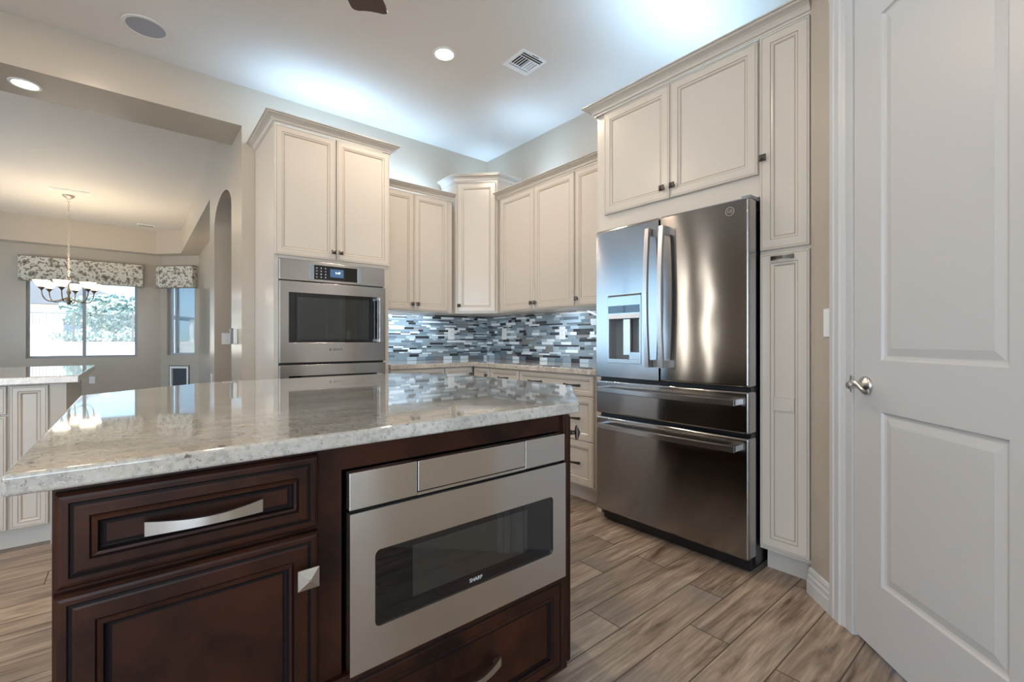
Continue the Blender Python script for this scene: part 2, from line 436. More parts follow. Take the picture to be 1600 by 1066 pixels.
    def build(s, name, mat, parent=None, bevel=0.0, seg=2, smooth=False, world=False, loc=None, ang=40):
        me = bpy.data.meshes.new(name)
        me.from_pydata(s.v, [], s.f)
        mats = mat if isinstance(mat, (list, tuple)) else [mat]
        for q in mats: me.materials.append(q)
        me.polygons.foreach_set('material_index', s.m)
        bm = bmesh.new(); bm.from_mesh(me)
        bmesh.ops.recalc_face_normals(bm, faces=bm.faces); bm.to_mesh(me); bm.free()
        o = bpy.data.objects.new(name, me); COL.objects.link(o)
        if smooth or bevel > 0:
            me.polygons.foreach_set('use_smooth', [True] * len(me.polygons))
            if bevel > 0:
                bv = o.modifiers.new('bevel', 'BEVEL'); bv.width = bevel; bv.segments = seg; bv.limit_method = 'ANGLE'; bv.angle_limit = math.radians(35); bv.harden_normals = True
            else:
                me.set_sharp_from_angle(angle=math.radians(ang))
        if parent is not None:
            o.parent = parent
            if world:
                o.matrix_parent_inverse = (Matrix.Translation(parent.location) @ parent.rotation_euler.to_matrix().to_4x4()).inverted()
        if loc: o.location = loc
        return o

def tag(o, label=None, cat=None, group=None, kind=None):
    if label: o['label'] = label
    if cat: o['category'] = cat
    if group: o['group'] = group
    if kind: o['kind'] = kind
    return o
def thing(name, label, cat, loc=(0, 0, 0), rz=0.0, group=None):
    o = bpy.data.objects.new(name, None); COL.objects.link(o)
    o.empty_display_size = 0.05
    o.location = loc; o.rotation_euler = (0, 0, rz)
    return tag(o, label, cat, group)
def struct(mb, name, mat, label, cat, bevel=0.0, parent=None, smooth=False):
    o = mb.build(name, mat, parent, bevel=bevel, smooth=smooth)
    return tag(o, label, cat, None, 'structure')
def text(name, body, size, mat, parent, loc, rot, extrude=0.0004):
    c = bpy.data.curves.new(name, 'FONT'); c.body = body; c.size = size; c.extrude = extrude; c.align_x = 'CENTER'; c.align_y = 'CENTER'
    t = bpy.data.objects.new('tmp_text', c); COL.objects.link(t)
    bpy.context.view_layer.update()
    me = bpy.data.meshes.new_from_object(t.evaluated_get(bpy.context.evaluated_depsgraph_get()))
    bpy.data.objects.remove(t)
    me.name = name; me.materials.clear(); me.materials.append(mat)
    o = bpy.data.objects.new(name, me); COL.objects.link(o)
    o.parent = parent; o.location = loc; o.rotation_euler = rot
    return o
FRONT = (PI / 2, 0, 0)

# ------------------------------------------------------------------ setting
XR, YB, ZC = 2.95, 3.98, 3.048
XJ = 0.63

def floor_mesh():
    pw, L, g = 0.1555, 0.915, 0.0022
    y0 = 0.4585
    known = {0: 1.66, 1: 2.30, 2: 1.668, 3: 1.944, 4: 1.44, 5: 1.99, 6: 1.722, 7: 2.008}
    mb = MB(); vals = []
    r0 = int(math.floor((-4.2 - y0) / pw)); r1 = int(math.ceil((10.45 - y0) / pw))
    for r in range(r0, r1):
        a = y0 + r * pw + g; b = y0 + (r + 1) * pw - g
        off = known.get(r, random.random() * L)
        x = off - math.ceil((off + 5.2) / L) * L
        while x < 3.3:
            mb.add([(x + g, a, 0), (x + L - g, a, 0), (x + L - g, b, 0), (x + g, b, 0)], [(0, 1, 2, 3)], 0)
            vals.append((random.random(), random.random(), random.random()))
            x += L
    n = len(mb.f)
    mb.box(-5.3, -4.3, -0.12, 3.4, 10.6, -0.0012, 1)
    o = mb.build('floor', [M['plank'], M['fgrout']])
    at = o.data.attributes.new('plank', 'FLOAT_VECTOR', 'FACE')
    flat = []
    for i in range(len(o.data.polygons)):
        flat += list(vals[i]) if i < n else [0, 0, 0]
    at.data.foreach_set('vector', flat)
    return tag(o, 'grey brown wood-look plank tile floor with thin dark grout', 'floor', None, 'structure')
floor_mesh()

struct(MB().box(-5.0, -4.2, ZC, 3.2, 10.7, ZC + 0.1), 'ceiling', M['ceil'], 'pale textured flat ceiling over kitchen and breakfast room', 'ceiling')
struct(MB().box(XR, 0.60, 0, XR + 0.12, YB + 0.12, ZC), 'wall_right', M['wall'], 'tan kitchen wall behind the refrigerator and mosaic', 'wall')
mb = MB()
mb.box(XJ, YB, 0, XR, YB + 0.12, ZC).box(-4.6, YB, 2.744, XJ, 4.43, ZC)
struct(mb, 'wall_back', M['wall'], 'tan kitchen wall behind the oven cabinet with a thick header over the wide opening', 'wall')

# arch wall beside the opening
def arch_wall():
    mb = MB(); x0, x1 = XJ, XJ + 0.30
    ya, yb_, ye = 4.46, 5.52, 5.872
    mb.box(x0, YB + 0.12, 0, x1, ya, ZC)
    mb.box(x0, yb_, 0, x1, ye, ZC)
    n = 20; zs, rise = 2.25, 0.228; c = (ya + yb_) / 2; hw = (yb_ - ya) / 2
    pts = []
    for i in range(n + 1):
        a = PI - PI * i / n
        pts.append((c + hw * math.cos(a), zs + rise * math.sin(a)))
    for i in range(n):
        (a, za), (b, zb) = pts[i], pts[i + 1]
        mb.add([(x0, a, za), (x0, b, zb), (x0, b, ZC), (x0, a, ZC), (x1, a, za), (x1, b, zb), (x1, b, ZC), (x1, a, ZC)],
               [(0, 1, 2, 3), (7, 6, 5, 4), (0, 4, 5, 1)], 0)
    return struct(mb, 'wall_arch', M['wall'], 'tan wall with a tall arched doorway beyond the kitchen opening', 'wall')
arch_wall()
struct(MB().box(0.93, 5.52, 0, 2.2, 5.64, 2.6).box(2.2, 4.1, 0, 2.3, 5.64, 2.6).box(0.93, 4.1, 2.6, 2.3, 5.64, 2.7), 'wall_hallway', M['wall'], 'tan hallway walls seen through the arched doorway', 'wall')
struct(MB().box(0.895, 5.872, 0, 1.0, 9.90, ZC), 'wall_nook', M['wall'], 'tan recessed side wall of the breakfast nook', 'wall')

# far wall with the wide window (rings facing -y)
struct(MB().plate(-4.6, 0, 0.372, ZC, -1.312, 0.828, 0.043, 2.20, 10.406, 10.556), 'wall_far', M['wall'], 'tan far wall of the breakfast nook around the wide window', 'wall')
BAY = (0.369, 10.406); BAYR = -PI / 4
bay = MB().plate(0, 0.66, 0.745, ZC, 0.123, 0.852, 0.660, 2.20, 0, 0.15).plate(0, 0, 0.745, 0.66, 0.20, 0.12, 0.535, 0.635, 0, 0.15)
o = struct(bay, 'wall_bay', M['wall'], 'tan angled bay wall around the narrow window', 'wall'); o.location = (BAY[0], BAY[1], 0); o.rotation_euler = (0, 0, BAYR)

soff = [(-4.6, 10.19), (0.30, 10.19), (0.63, 9.83), (0.63, 5.87), (0.895, 5.87), (0.895, 9.88), (0.369, 10.406), (-4.6, 10.406)]
struct(MB().prism(soff, 2.64, ZC), 'trim_1', M['wall'], 'tan dropped soffit running round the breakfast nook ceiling', 'soffit')

# walls outside the photograph that close the house
def wall_x(x, y0, y1, hy0, hy1, hz0, hz1):
    mb = MB()
    mb.box(x, y0, 0, x + 0.12, hy0, ZC).box(x, hy1, 0, x + 0.12, y1, ZC).box(x, hy0, 0, x + 0.12, hy1, hz0).box(x, hy0, hz1, x + 0.12, hy1, ZC)
    return mb
mbw = wall_x(-4.6, 5.30, 10.56, 5.5, 8.9, 0.2, 2.5)
for (p, q) in ((4.43, 4.48), (4.58, 4.70), (4.86, 4.98), (5.08, 5.30)): mbw.box(-4.6, p, 0, -4.48, q, ZC)
for (p, q) in ((4.48, 4.58), (4.70, 4.86), (4.98, 5.08)): mbw.box(-4.6, p, 2.5, -4.48, q, ZC)
for (p, q) in ((4.48, 4.58), (4.98, 5.08)): mbw.box(-4.6, p, 0, -4.48, q, 0.06)
struct(mbw, 'wall_west', M['wall'], 'tan outer wall of the breakfast room with a wide opening to the patio', 'wall')
struct(wall_x(-4.6, -4.0, 4.43, -2.0, 0.2, 0.3, 2.4), 'wall_great_room', M['wall'], 'tan outer wall of the great room', 'wall')
mbw = MB()
mbw.box(-4.6, -4.12, 0, -3.4, -4.0, ZC).box(0.2, -4.12, 0, 1.2, -4.0, ZC).box(-3.4, -4.12, 2.4, 0.2, -4.0, ZC).box(-3.4, -4.12, 0, 0.2, -4.0, 0.3)
struct(mbw, 'wall_front', M['wall'], 'tan great room wall behind the viewer', 'wall')

# pantry wall (45 degrees) with its door; local x runs from the tall cabinet towards the camera
PD = (2.285, 0.70); PDR = -3 * PI / 4
def pl(mb, name, mat, parent=None, **k):
    o = mb.build(name, mat, parent, **k)
    if parent is None:
        o.location = (PD[0], PD[1], 0); o.rotation_euler = (0, 0, PDR)
    return o
mb = MB()
mb.box(0, 0, 0, 0.275, 0.12, ZC).box(1.03, 0, 0, 1.84, 0.12, ZC).box(0.275, 0, 2.46, 1.03, 0.12, ZC)
tag(pl(mb, 'wall_pantry', M['wall']), 'tan angled wall carrying the white pantry door', 'wall', None, 'structure')
struct(MB().box(0.984, -4.0, 0, 1.10, -0.60, ZC), 'wall_side', M['wall'], 'tan wall running on behind the pantry door', 'wall')
struct(MB().prism([(2.30, 0.60), (2.285, 0.70), (2.95, 0.70), (2.95, 0.60)], 0, ZC), 'wall_return', M['wall'], 'tan wall return beside the tall cabinet', 'wall')

cas = [(0, 0), (0, -0.012), (0.006, -0.018), (0.030, -0.019), (0.034, -0.015), (0.040, -0.015), (0.044, -0.018), (0.066, -0.018), (0.072, -0.012), (0.076, -0.012), (0.082, -0.008), (0.090, -0.007), (0.090, 0)]
mb = MB()
mb.prism([(0.158 + 0.0 + a, b) for a, b in cas], 0, 2.56)
mb.prism([(1.15 - a, b) for a, b in cas], 0, 2.56)
mb.box(0.158, -0.018, 2.47, 1.15, 0, 2.56)
mb.box(0.248, -0.006, 0, 0.287, 0.12, 2.46).box(1.018, -0.006, 0, 1.06, 0.12, 2.46).box(0.287, -0.006, 2.43, 1.018, 0.12, 2.46)
tag(pl(mb, 'trim_2', M['white'], bevel=0.0015), 'white fluted casing around the pantry door', 'door casing', None, 'structure')
tag(pl(MB().sweep([(-0.004, 0), (0.158, 0)], [(0, 0), (0.017, 0), (0.017, 0.052), (0.013, 0.060), (0.013, 0.078), (0.009, 0.084), (0.009, 0.098), (0.005, 0.108), (0, 0.112)], 1), 'baseboard_pantry', M['white']),
    'short white stepped baseboard beside the tall cabinet', 'baseboard', None, 'structure')

def moulded_panel(mb, x0, z0, x1, z1, yf):
    mb.rings(x0, z0, x1, z1, [(0, yf, 0), (0.006, yf + 0.007, 0), (0.013, yf + 0.009, 0), (0.017, yf + 0.009, 0), (0.042, yf + 0.003, 0)], fill=True)
mb = MB()
X0, X1, a, b = 0.2905, 1.0145, 0.430, 0.875
zz = [0.018, 0.258, 0.860, 1.038, 2.235, 2.425]
yf = 0.0
for (p, q, r, s_) in ((X0, zz[0], a, zz[5]), (b, zz[0], X1, zz[5]), (a, zz[0], b, zz[1]), (a, zz[2], b, zz[3]), (a, zz[4], b, zz[5])):
    mb.add([(p, yf, q), (r, yf, q), (r, yf, s_), (p, yf, s_)], [(0, 1, 2, 3)])
moulded_panel(mb, a, zz[1], b, zz[2], yf); moulded_panel(mb, a, zz[3], b, zz[4], yf)
mb.add([(X0, yf, zz[0]), (X1, yf, zz[0]), (X1, yf, zz[5]), (X0, yf, zz[5]), (X0, 0.035, zz[0]), (X1, 0.035, zz[0]), (X1, 0.035, zz[5]), (X0, 0.035, zz[5])],
       [(4, 5, 1, 0), (5, 6, 2, 1), (6, 7, 3, 2), (7, 4, 0, 3), (7, 6, 5, 4)])
d1 = tag(pl(mb, 'door_1', M['white']), 'white two-panel pantry door in the angled wall', 'door', None, 'structure')
h = MB().lathe([(0.033, 0.0), (0.033, -0.006), (0.028, -0.012), (0.016, -0.016), (0.012, -0.020), (0.0115, -0.046), (0.013, -0.050), (0.013, -0.062), (0.009, -0.066)], (0.357, 0, 0.945), 28, 'y')
L = []
for i in range(11):
    t = i / 10.0
    L.append((0.350 + 0.105 * t, -0.057 + 0.006 * math.sin(PI * t), 0.947 - 0.012 * t + 0.010 * math.sin(2 * PI * t)))
rings = []
for i, p in enumerate(L):
    t = i / 10.0; hw = 0.011 - 0.004 * t; th = 0.0075 - 0.004 * t
    rings.append([(p[0], p[1] + th * math.cos(2 * PI * k / 10), p[2] + hw * math.sin(2 * PI * k / 10)) for k in range(10)])
h.loft(rings)
hd = pl(h, 'door_handle', M['nickel'], d1, smooth=True); hd['label'] = 'satin nickel lever handle'
lt = pl(MB().box(0.277, -0.009, 0.915, 0.2895, 0.003, 0.975).box(0.2785, -0.012, 0.93, 0.288, -0.006, 0.96), 'strike_plate', M['nickel'], d1, bevel=0.001); lt['label'] = 'metal strike plate'

# ------------------------------------------------------------------ cabinet kit (local frame: x to the right, front at y=0, y into the wall)
CM = [M['cream'], M['glaze'], M['gap']]
def knob(parent, x, z, y, mat=None, s=0.0155, name='knob'):
    mb = MB()
    mb.lathe([(0.009, 0), (0.006, -0.006), (0.006, -0.017)], (x, y, z), 12, 'y')
    def sq(r, yy): return [(x - r, yy, z - r), (x + r, yy, z - r), (x + r, yy, z + r), (x - r, yy, z + r)]
    mb.loft([sq(s * .7, y - 0.015), sq(s, y - 0.018), sq(s, y - 0.022), sq(s * .12, y - 0.030)])
    return mb.build(name, mat or M['bronze'], parent)
def bow_pull(parent, x, z, y, w, mat=None, proj=0.028, hh=0.0085, name='pull'):
    mb = MB(); rings = []; n = 14
    for i in range(n + 1):
        t = i / n; px = x - w / 2 + w * t; yy = y - 0.010 - (proj - 0.010) * math.sin(PI * t)
        k = hh * (1.15 - 0.45 * math.sin(PI * t))
        rings.append([(px, yy - 0.0035, z - k), (px, yy - 0.0035, z + k), (px, yy + 0.0035, z + k), (px, yy + 0.0035, z - k)])
    mb.loft(rings)
    for e in (-1, 1):
        mb.box(x + e * (w / 2 - 0.008) - 0.006, y - 0.012, z - 0.006, x + e * (w / 2 - 0.008) + 0.006, y, z + 0.006)
    return mb.build(name, mat or M['bronze'], parent, smooth=True)
def front(parent, name, x0, z0, x1, z1, y=-0.02, stile=0.058, mats=None, t=0.02, slab=False, rail=None, outer=0.0):
    """framed door or drawer front with a recessed panel"""
    mats = mats or CM
    mb = MB()
    pr = [(0, y + 0.004, 0), (0.003, y, 0), (0.0085, y, 0), (0.0095, y + 0.0012, 1), (0.011, y, 1)]
    pr += [(stile - 0.016, y, 0), (stile - 0.0150, y + 0.002, 1), (stile - 0.0125, y + 0.0022, 1), (stile - 0.006, y + 0.003, 0), (stile - 0.002, y + 0.008, 0), (stile, y + 0.009, 1)]
    mb.rings(x0, z0, x1, z1, pr, yback=y + t, fill=False)
    o = mb.build(name, mats, parent)
    p = MB().rings(x0 + stile, z0 + stile, x1 - stile, z1 - stile, [(0, y + 0.009, 1), (0.0022, y + 0.009, 1)], fill=1)
    if rail is not None:
        p.box(x0 + stile, y + 0.001, rail - 0.03, x1 - stile, y + 0.012, rail + 0.03, 0)
    p.build('panel', mats, o)
    return o
def crown_prof(h, pr, z):
    P = [(0, 0), (.05, 0), (.05, .16), (.16, .20), (.20, .26), (.24, .40), (.36, .56), (.56, .68), (.76, .74), (.82, .78), (.82, .90), (1, .92), (1, 1.0), (0, 1.0)]
    return [(a * pr, z + b * h) for a, b in P]
def crown(parent, path, z, h=0.055, pr=0.062, side=1, name='crown_molding'):
    o = MB().sweep(path, crown_prof(h, pr, z), side).build(name, M['cream'], parent)
    return o

# --- oven tower
t = thing('oven_cabinet', 'tall cream cabinet housing the wall ovens, two doors on top', 'cabinet', (0.72, 3.37, 0))
mb = MB()
w = 0.816
mb.box(0, 0, 0.10, w, 0.608, 0.32).box(0, 0, 0.32, 0.028, 0.608, 2.57).box(w - 0.045, 0, 0.32, w, 0.608, 2.57).box(0.028, 0, 1.668, w - 0.045, 0.608, 2.57).box(0, 0.06, 0, w, 0.608, 0.10).box(0.028, 0.56, 0.32, w - 0.045, 0.608, 1.668)
mb.build('carcass', M['cream'], t)
d = front(t, 'door', 0.004, 1.688, 0.404, 2.562); knob(d, 0.383, 1.745, -0.02)
d = front(t, 'door', 0.410, 1.688, 0.816, 2.562); knob(d, 0.434, 1.745, -0.02)
front(t, 'drawer', 0.004, 0.105, w - 0.006, 0.31)
crown(t, [(0, 0.608), (0, -0.022), (w, -0.022), (w, 0.30)], 2.566, side=1)
t0 = t

# --- double wall oven
t = thing('wall_oven', 'stainless steel double wall oven built into the cream tower', 'oven', (0.748, 3.35, 0))
ow = 0.744
mb = MB().box(0.004, 0.012, 0.36, ow - 0.004, 0.50, 1.655); mb.build('oven_body', M['black'], t)
cp = MB().box(0, -0.008, 1.522, ow, 0.012, 1.662).build('control_panel', M['steel'], t, bevel=0.003)
MB().box(0.222, -0.0095, 1.538, 0.528, -0.004, 1.640).build('display_glass', M['blackglass'], cp)
MB().box(0.333, -0.0102, 1.562, 0.428, -0.0085, 1.620).build('display', M['dispblue'], cp)
text('clock', '1:47', 0.022, M['digits'], cp, (0.386, -0.0104, 1.594), FRONT)
for i in range(4):
    for j in range(3):
        MB().box(0.236 + j * 0.030, -0.0102, 1.552 + i * 0.021, 0.244 + j * 0.030, -0.0085, 1.560 + i * 0.021).build('key', M['dotlit'], cp)
for x in (0.190, 0.532):
    mb = MB().box(x, -0.0095, 1.536, x + 0.028, -0.006, 1.642)
    for k in range(3): mb.box(x + 0.004, -0.011, 1.544 + k * 0.033, x + 0.024, -0.0085, 1.568 + k * 0.033)
    mb.build('side_keypad', M['silverp'], cp)
def oven_door(z0, z1, logo):
    d = MB().plate(0, z0, ow, z1, 0.056, z0 + 0.138, 0.680, z1 - 0.076, -0.022, 0.012).build('oven_door', M['steel'], t, bevel=0.002)
    g = MB().box(0.054, -0.019, z0 + 0.136, 0.682, 0.006, z1 - 0.074).build('window_surround', M['blackglass'], d)
    MB().box(0.115, -0.0205, z0 + 0.160, 0.615, -0.015, z1 - 0.105).build('window', M['ovenglass'], g)
    hb = MB().box(0.676, -0.072, z0 + 0.142, 0.700, -0.054, z1 - 0.080)
    hb.box(0.664, -0.066, z0 + 0.142, 0.690, -0.019, z0 + 0.166).box(0.664, -0.066, z1 - 0.104, 0.690, -0.019, z1 - 0.080)
    hb.build('handle', M['handle'], d, bevel=0.003)
    if logo:
        text('logo', 'BOSCH', 0.020, M['ink'], d, (0.382, -0.0225, z0 + 0.088), FRONT)
        e = MB().lathe([(0.0075, 0), (0.0075, -0.0006), (0.0055, -0.0006), (0.0055, 0)], (0.330, -0.0222, z0 + 0.088), 20, 'y', ring=True).box(0.326, -0.0228, z0 + 0.0845, 0.3275, -0.0222, z0 + 0.0915).box(0.3325, -0.0228, z0 + 0.0845, 0.334, -0.0222, z0 + 0.0915).box(0.3275, -0.0228, z0 + 0.0875, 0.3325, -0.0222, z0 + 0.0885)
        e.build('emblem', M['ink'], d)
oven_door(0.956, 1.512, True)
oven_door(0.375, 0.941, False)

# --- wall cabinets
def wall_cabinet(label, loc, rz, w, z0, z1, doors, depth=0.33, cr=0.055):
    t = thing('wall_cabinet', label, 'cabinet', (loc[0], loc[1], 0), rz, 'upper cabinets over the worktop')
    MB().box(0, 0, z0, w, depth, z1 + 0.004).build('carcass', M['cream'], t)
    for x0, x1, kx in doors:
        d = front(t, 'door', x0, z0 + 0.010, x1, z1 - 0.006)
        knob(d, kx, z0 + 0.062, -0.02)
    return t
t = wall_cabinet('pair of cream upper doors between the oven tower and corner cabinet', (1.545, 3.65), 0, 0.75, 1.368, 2.408, ((0.004, 0.348, 0.325), (0.352, 0.698, 0.378)))
crown(t, [(0, -0.022), (0.75, -0.022)], 2.408, side=1)
t = wall_cabinet('two cream upper doors right of the corner cabinet, above the mosaic', (2.63, 3.350), -PI / 2, 0.955, 1.368, 2.420, ((0.035, 0.492, 0.468), (0.496, 0.951, 0.520)), depth=0.32)
crown(t, [(0, -0.022), (0.955, -0.022)], 2.414, side=1)
t = wall_cabinet('single cream upper door tucked against the refrigerator surround', (2.63, 2.393), -PI / 2, 0.465, 1.368, 2.420, ((0.004, 0.461, 0.028),), depth=0.32)
crown(t, [(0, -0.022), (0.465, -0.022)], 2.414, side=1)

t = thing('corner_wall_cabinet', 'tall narrow cream corner cabinet set diagonally, one door', 'cabinet', (2.34, 3.655, 0), -PI / 4)
# local frame: front edge along x, from (0,0) to (0.4,0)
wd = 0.40
def loc45(px, py):
    dx, dy = px - 2.34, py - 3.655
    return (dx * R2 - dy * R2, dx * R2 + dy * R2)
poly = [(0, 0), (wd, 0)] + [loc45(XR - 0.002, 3.655 - wd * R2), loc45(XR - 0.002, YB - 0.002), loc45(2.34, YB - 0.002)]
MB().prism(poly, 1.365, 2.600).build('carcass', M['cream'], t)
d = front(t, 'door', 0.018, 1.378, wd - 0.018, 2.588, stile=0.060); knob(d, 0.040, 1.438, -0.02)
for x in (0.0, wd - 0.016):
    MB().box(x + 0.002, -0.010, 1.365, x + 0.014, 0.0, 2.600).build('stile', M['cream'], t, bevel=0.003)
crown(t, [loc45(2.34, 3.90), (0, -0.012), (wd, -0.012), loc45(2.87, 3.655 - wd * R2)], 2.598, 0.062, 0.058, side=1)

# --- refrigerator surround and tall pantry cabinet
t = thing('refrigerator_cabinet', 'cream cabinet with two doors above the stainless refrigerator', 'cabinet', (2.32, 1.925, 0), -PI / 2)
mb = MB().box(0, 0, 1.80, 1.0, 0.628, 2.56).box(0, 0, 0, 0.034, 0.628, 1.80)
mb.build('carcass', M['cream'], t)
MB().box(0.0345, 0.61, 0.0, 1.0, 0.628, 1.80).build('back_panel', M['black'], t)
d = front(t, 'door', 0.068, 1.905, 0.528, 2.545, stile=0.062); knob(d, 0.490, 1.966, -0.02)
d = front(t, 'door', 0.532, 1.905, 0.995, 2.545, stile=0.062); knob(d, 0.553, 1.966, -0.02)
crown(t, [(0, 0.30), (0, -0.022), (1.222, -0.022)], 2.552, 0.058, 0.066, side=1)

t = thing('tall_pantry_cabinet', 'slim full-height cream cabinet between refrigerator and pantry wall', 'cabinet', (2.32, 0.924, 0), -PI / 2)
wd = 0.216
MB().box(0, 0, 0.112, wd, 0.628, 2.56).build('carcass', M['cream'], t)
MB().box(0.006, 0.07, 0, wd, 0.628, 0.112).build('toe_kick', M['cream'], t)
d = front(t, 'door', 0.005, 1.534, wd - 0.002, 2.552, stile=0.062); knob(d, 0.024, 1.970, -0.02)
d = front(t, 'door', 0.005, 0.131, wd - 0.002, 1.517, stile=0.062, rail=0.812); bow_pull(d, 0.106, 1.490, -0.02, 0.096)
d.children[-1].name = 'pull'

# --- refrigerator
F = thing('refrigerator', 'stainless steel french-door refrigerator with two bottom drawers', 'refrigerator', (2.19, 1.832, 0), -PI / 2)
fw = 0.912
MB().box(0.012, 0.095, 0.03, fw - 0.012, 0.70, 1.745).build('body', M['black'], F)
MB().box(0.02, 0.06, 0.012, fw - 0.02, 0.30, 0.070).build('base_grille', M['black'], F)
mid = 0.440
# left door with a dispenser recess
hx0, hx1, hz0, hz1 = 0.096, 0.324, 0.978, 1.362
mb = MB().plate(0.002, 0.886, mid - 0.003, 1.776, hx0, hz0, hx1, hz1, 0.0, 0.085)
ld = mb.build('door', M['fridge'], F, bevel=0.012, seg=4)
rd = MB().box(mid + 0.003, 0.0, 0.886, fw - 0.002, 0.085, 1.776).build('door', M['fridge'], F, bevel=0.012, seg=4)
dp = MB().plate(hx0 - 0.004, hz0 - 0.004, hx1 + 0.004, hz1 + 0.004, hx0 + 0.008, hz0 + 0.022, hx1 - 0.008, 1.236, -0.0035, 0.012).build('dispenser', M['silverp'], ld, bevel=0.002)
dp['label'] = 'water and ice dispenser'
MB().box(hx0 + 0.002, 0.070, hz0, hx1 - 0.002, 0.084, 1.25).box(hx0 + 0.002, 0.012, hz0, hx0 + 0.008, 0.07, 1.25).box(hx1 - 0.008, 0.012, hz0, hx1 - 0.002, 0.07, 1.25).box(hx0 + 0.008, 0.012, hz0, hx1 - 0.008, 0.07, hz0 + 0.012).build('recess', M['greyp'], ld)
MB().box(hx0 + 0.004, -0.005, 1.236, hx1 - 0.004, -0.003, 1.262).build('button_strip', M['plastic'], ld)
MB().box(hx0 + 0.004, -0.0048, 1.268, hx1 - 0.004, -0.003, 1.312).build('touch_screen', M['blackglass'], ld)
MB().box(hx0 + 0.085, 0.030, 1.02, hx0 + 0.135, 0.05, 1.236).build('paddle', M['handle'], ld, bevel=0.004)
MB().box(hx0 + 0.135, 0.022, hz0 + 0.020, hx1 - 0.010, 0.05, hz0 + 0.062).build('drip_tray', M['silverp'], ld)
# logo: ring with two letters
lg = MB().lathe([(0.021, 0), (0.021, -0.001), (0.0185, -0.001), (0.0185, 0)], (fw - 0.090, -0.0004, 1.724), 32, 'y', ring=True).build('emblem', M['nickel'], rd, smooth=True)
text('lettering', 'GE', 0.021, M['nickel'], lg, (fw - 0.090, -0.0008, 1.724), FRONT)
dr1 = MB().box(0.002, 0.0, 0.668, fw - 0.002, 0.085, 0.868).build('drawer', M['fridge'], F, bevel=0.012, seg=4)
dr2 = MB().box(0.002, 0.0, 0.080, fw - 0.002, 0.085, 0.650).build('drawer', M['fridge'], F, bevel=0.012, seg=4)
MB().box(0.01, 0.04, 0.865, fw - 0.01, 0.10, 0.89).box(0.01, 0.04, 0.645, fw - 0.01, 0.10, 0.672).build('gasket', M['black'], F)
MB().box(mid - 0.006, 0.04, 0.89, mid + 0.006, 0.10, 1.77).build('gasket', M['black'], F)
def vbar(d, x):
    mb = MB(); rings = []
    n = 16
    for i in range(n + 1):
        s_ = i / n; z = 0.962 + (1.712 - 0.962) * s_; y = -0.052 - 0.020 * math.sin(PI * s_)
        rings.append([(x - 0.016, y, z), (x - 0.012, y - 0.010, z), (x + 0.012, y - 0.010, z), (x + 0.016, y, z), (x + 0.012, y + 0.008, z), (x - 0.012, y + 0.008, z)])
    mb.loft(rings)
    for z in (0.962, 1.672): mb.box(x - 0.014, -0.056, z, x + 0.014, 0.0, z + 0.040)
    mb.build('handle', M['handle'], d, smooth=True)
vbar(ld, mid - 0.036); vbar(rd, mid + 0.050)
def hbar(d, z):
    mb = MB(); rings = []; n = 16
    for i in range(n + 1):
        s_ = i / n; x = 0.060 + (fw - 0.105) * s_; y = -0.050 - 0.020 * math.sin(PI * s_)
        rings.append([(x, y, z - 0.016), (x, y - 0.010, z - 0.012), (x, y - 0.010, z + 0.012), (x, y, z + 0.016), (x, y + 0.008, z + 0.012), (x, y + 0.008, z - 0.012)])
    mb.loft(rings)
    for x in (0.060, fw - 0.085): mb.box(x, -0.054, z - 0.013, x + 0.040, 0.0, z + 0.013)
    mb.build('handle', M['handle'], d, smooth=True)
hbar(dr1, 0.818); hbar(dr2, 0.602)
MB().box(fw - 0.050, 0.03, 1.776, fw - 0.006, 0.16, 1.792).build('hinge_cover', M['greyp'], F, bevel=0.003)
for x in (0.06, fw - 0.05): MB().lathe([(0.02, 0), (0.02, 0.03), (0.012, 0.035)], (x, 0.13, 0.0), 16).build('foot', M['black'], F)

# --- base cabinets
def base_cabinet(label, loc, rz, w, drawers, depth=0.60, pulls=1, name='base_cabinet'):
    t = thing(name, label, 'cabinet', (loc[0], loc[1], 0), rz, 'base cabinets under the worktop')
    MB().box(0, 0, 0.112, w, depth, 0.878).build('carcass', M['cream'], t)
    MB().box(0, 0.07, 0, w, depth, 0.112).build('toe_kick', M['cream'], t)
    for kind, x0, z0, x1, z1 in drawers:
        st = 0.040 if z1 - z0 < 0.2 else 0.055
        d = front(t, kind, x0, z0, x1, z1, stile=min(st, (x1 - x0) * 0.32))
        if kind == 'drawer':
            if pulls == 2:
                for q in (0.25, 0.75): bow_pull(d, x0 + (x1 - x0) * q, (z0 + z1) / 2, -0.02, 0.15)
            else: bow_pull(d, (x0 + x1) / 2, (z0 + z1) / 2, -0.02, 0.13)
        elif x1 - x0 > 0.2: knob(d, x1 - 0.03, z1 - 0.06, -0.02)
    return t
base_cabinet('cream three-drawer base cabinet next to the refrigerator', (2.35, 2.724), -PI / 2, 0.795,
             [('drawer', 0.006, 0.733, 0.755, 0.872), ('drawer', 0.006, 0.429, 0.755, 0.729), ('drawer', 0.006, 0.128, 0.755, 0.425)], pulls=2)
base_cabinet('cream base cabinet, one drawer over a door, beside the three-drawer stack', (2.35, 3.108), -PI / 2, 0.381,
             [('drawer', 0.004, 0.733, 0.377, 0.872), ('door', 0.004, 0.128, 0.377, 0.729)])
base_cabinet('narrow cream filler cabinet in the inner corner of the worktop', (2.35, 3.362), -PI / 2, 0.251,
             [('door', 0.020, 0.733, 0.247, 0.872), ('door', 0.020, 0.128, 0.247, 0.729)])
base_cabinet('cream base cabinet right of the oven tower', (1.545, 3.38), 0, 0.497,
             [('door', 0.006, 0.733, 0.493, 0.872), ('door', 0.006, 0.128, 0.493, 0.729)], depth=0.59)
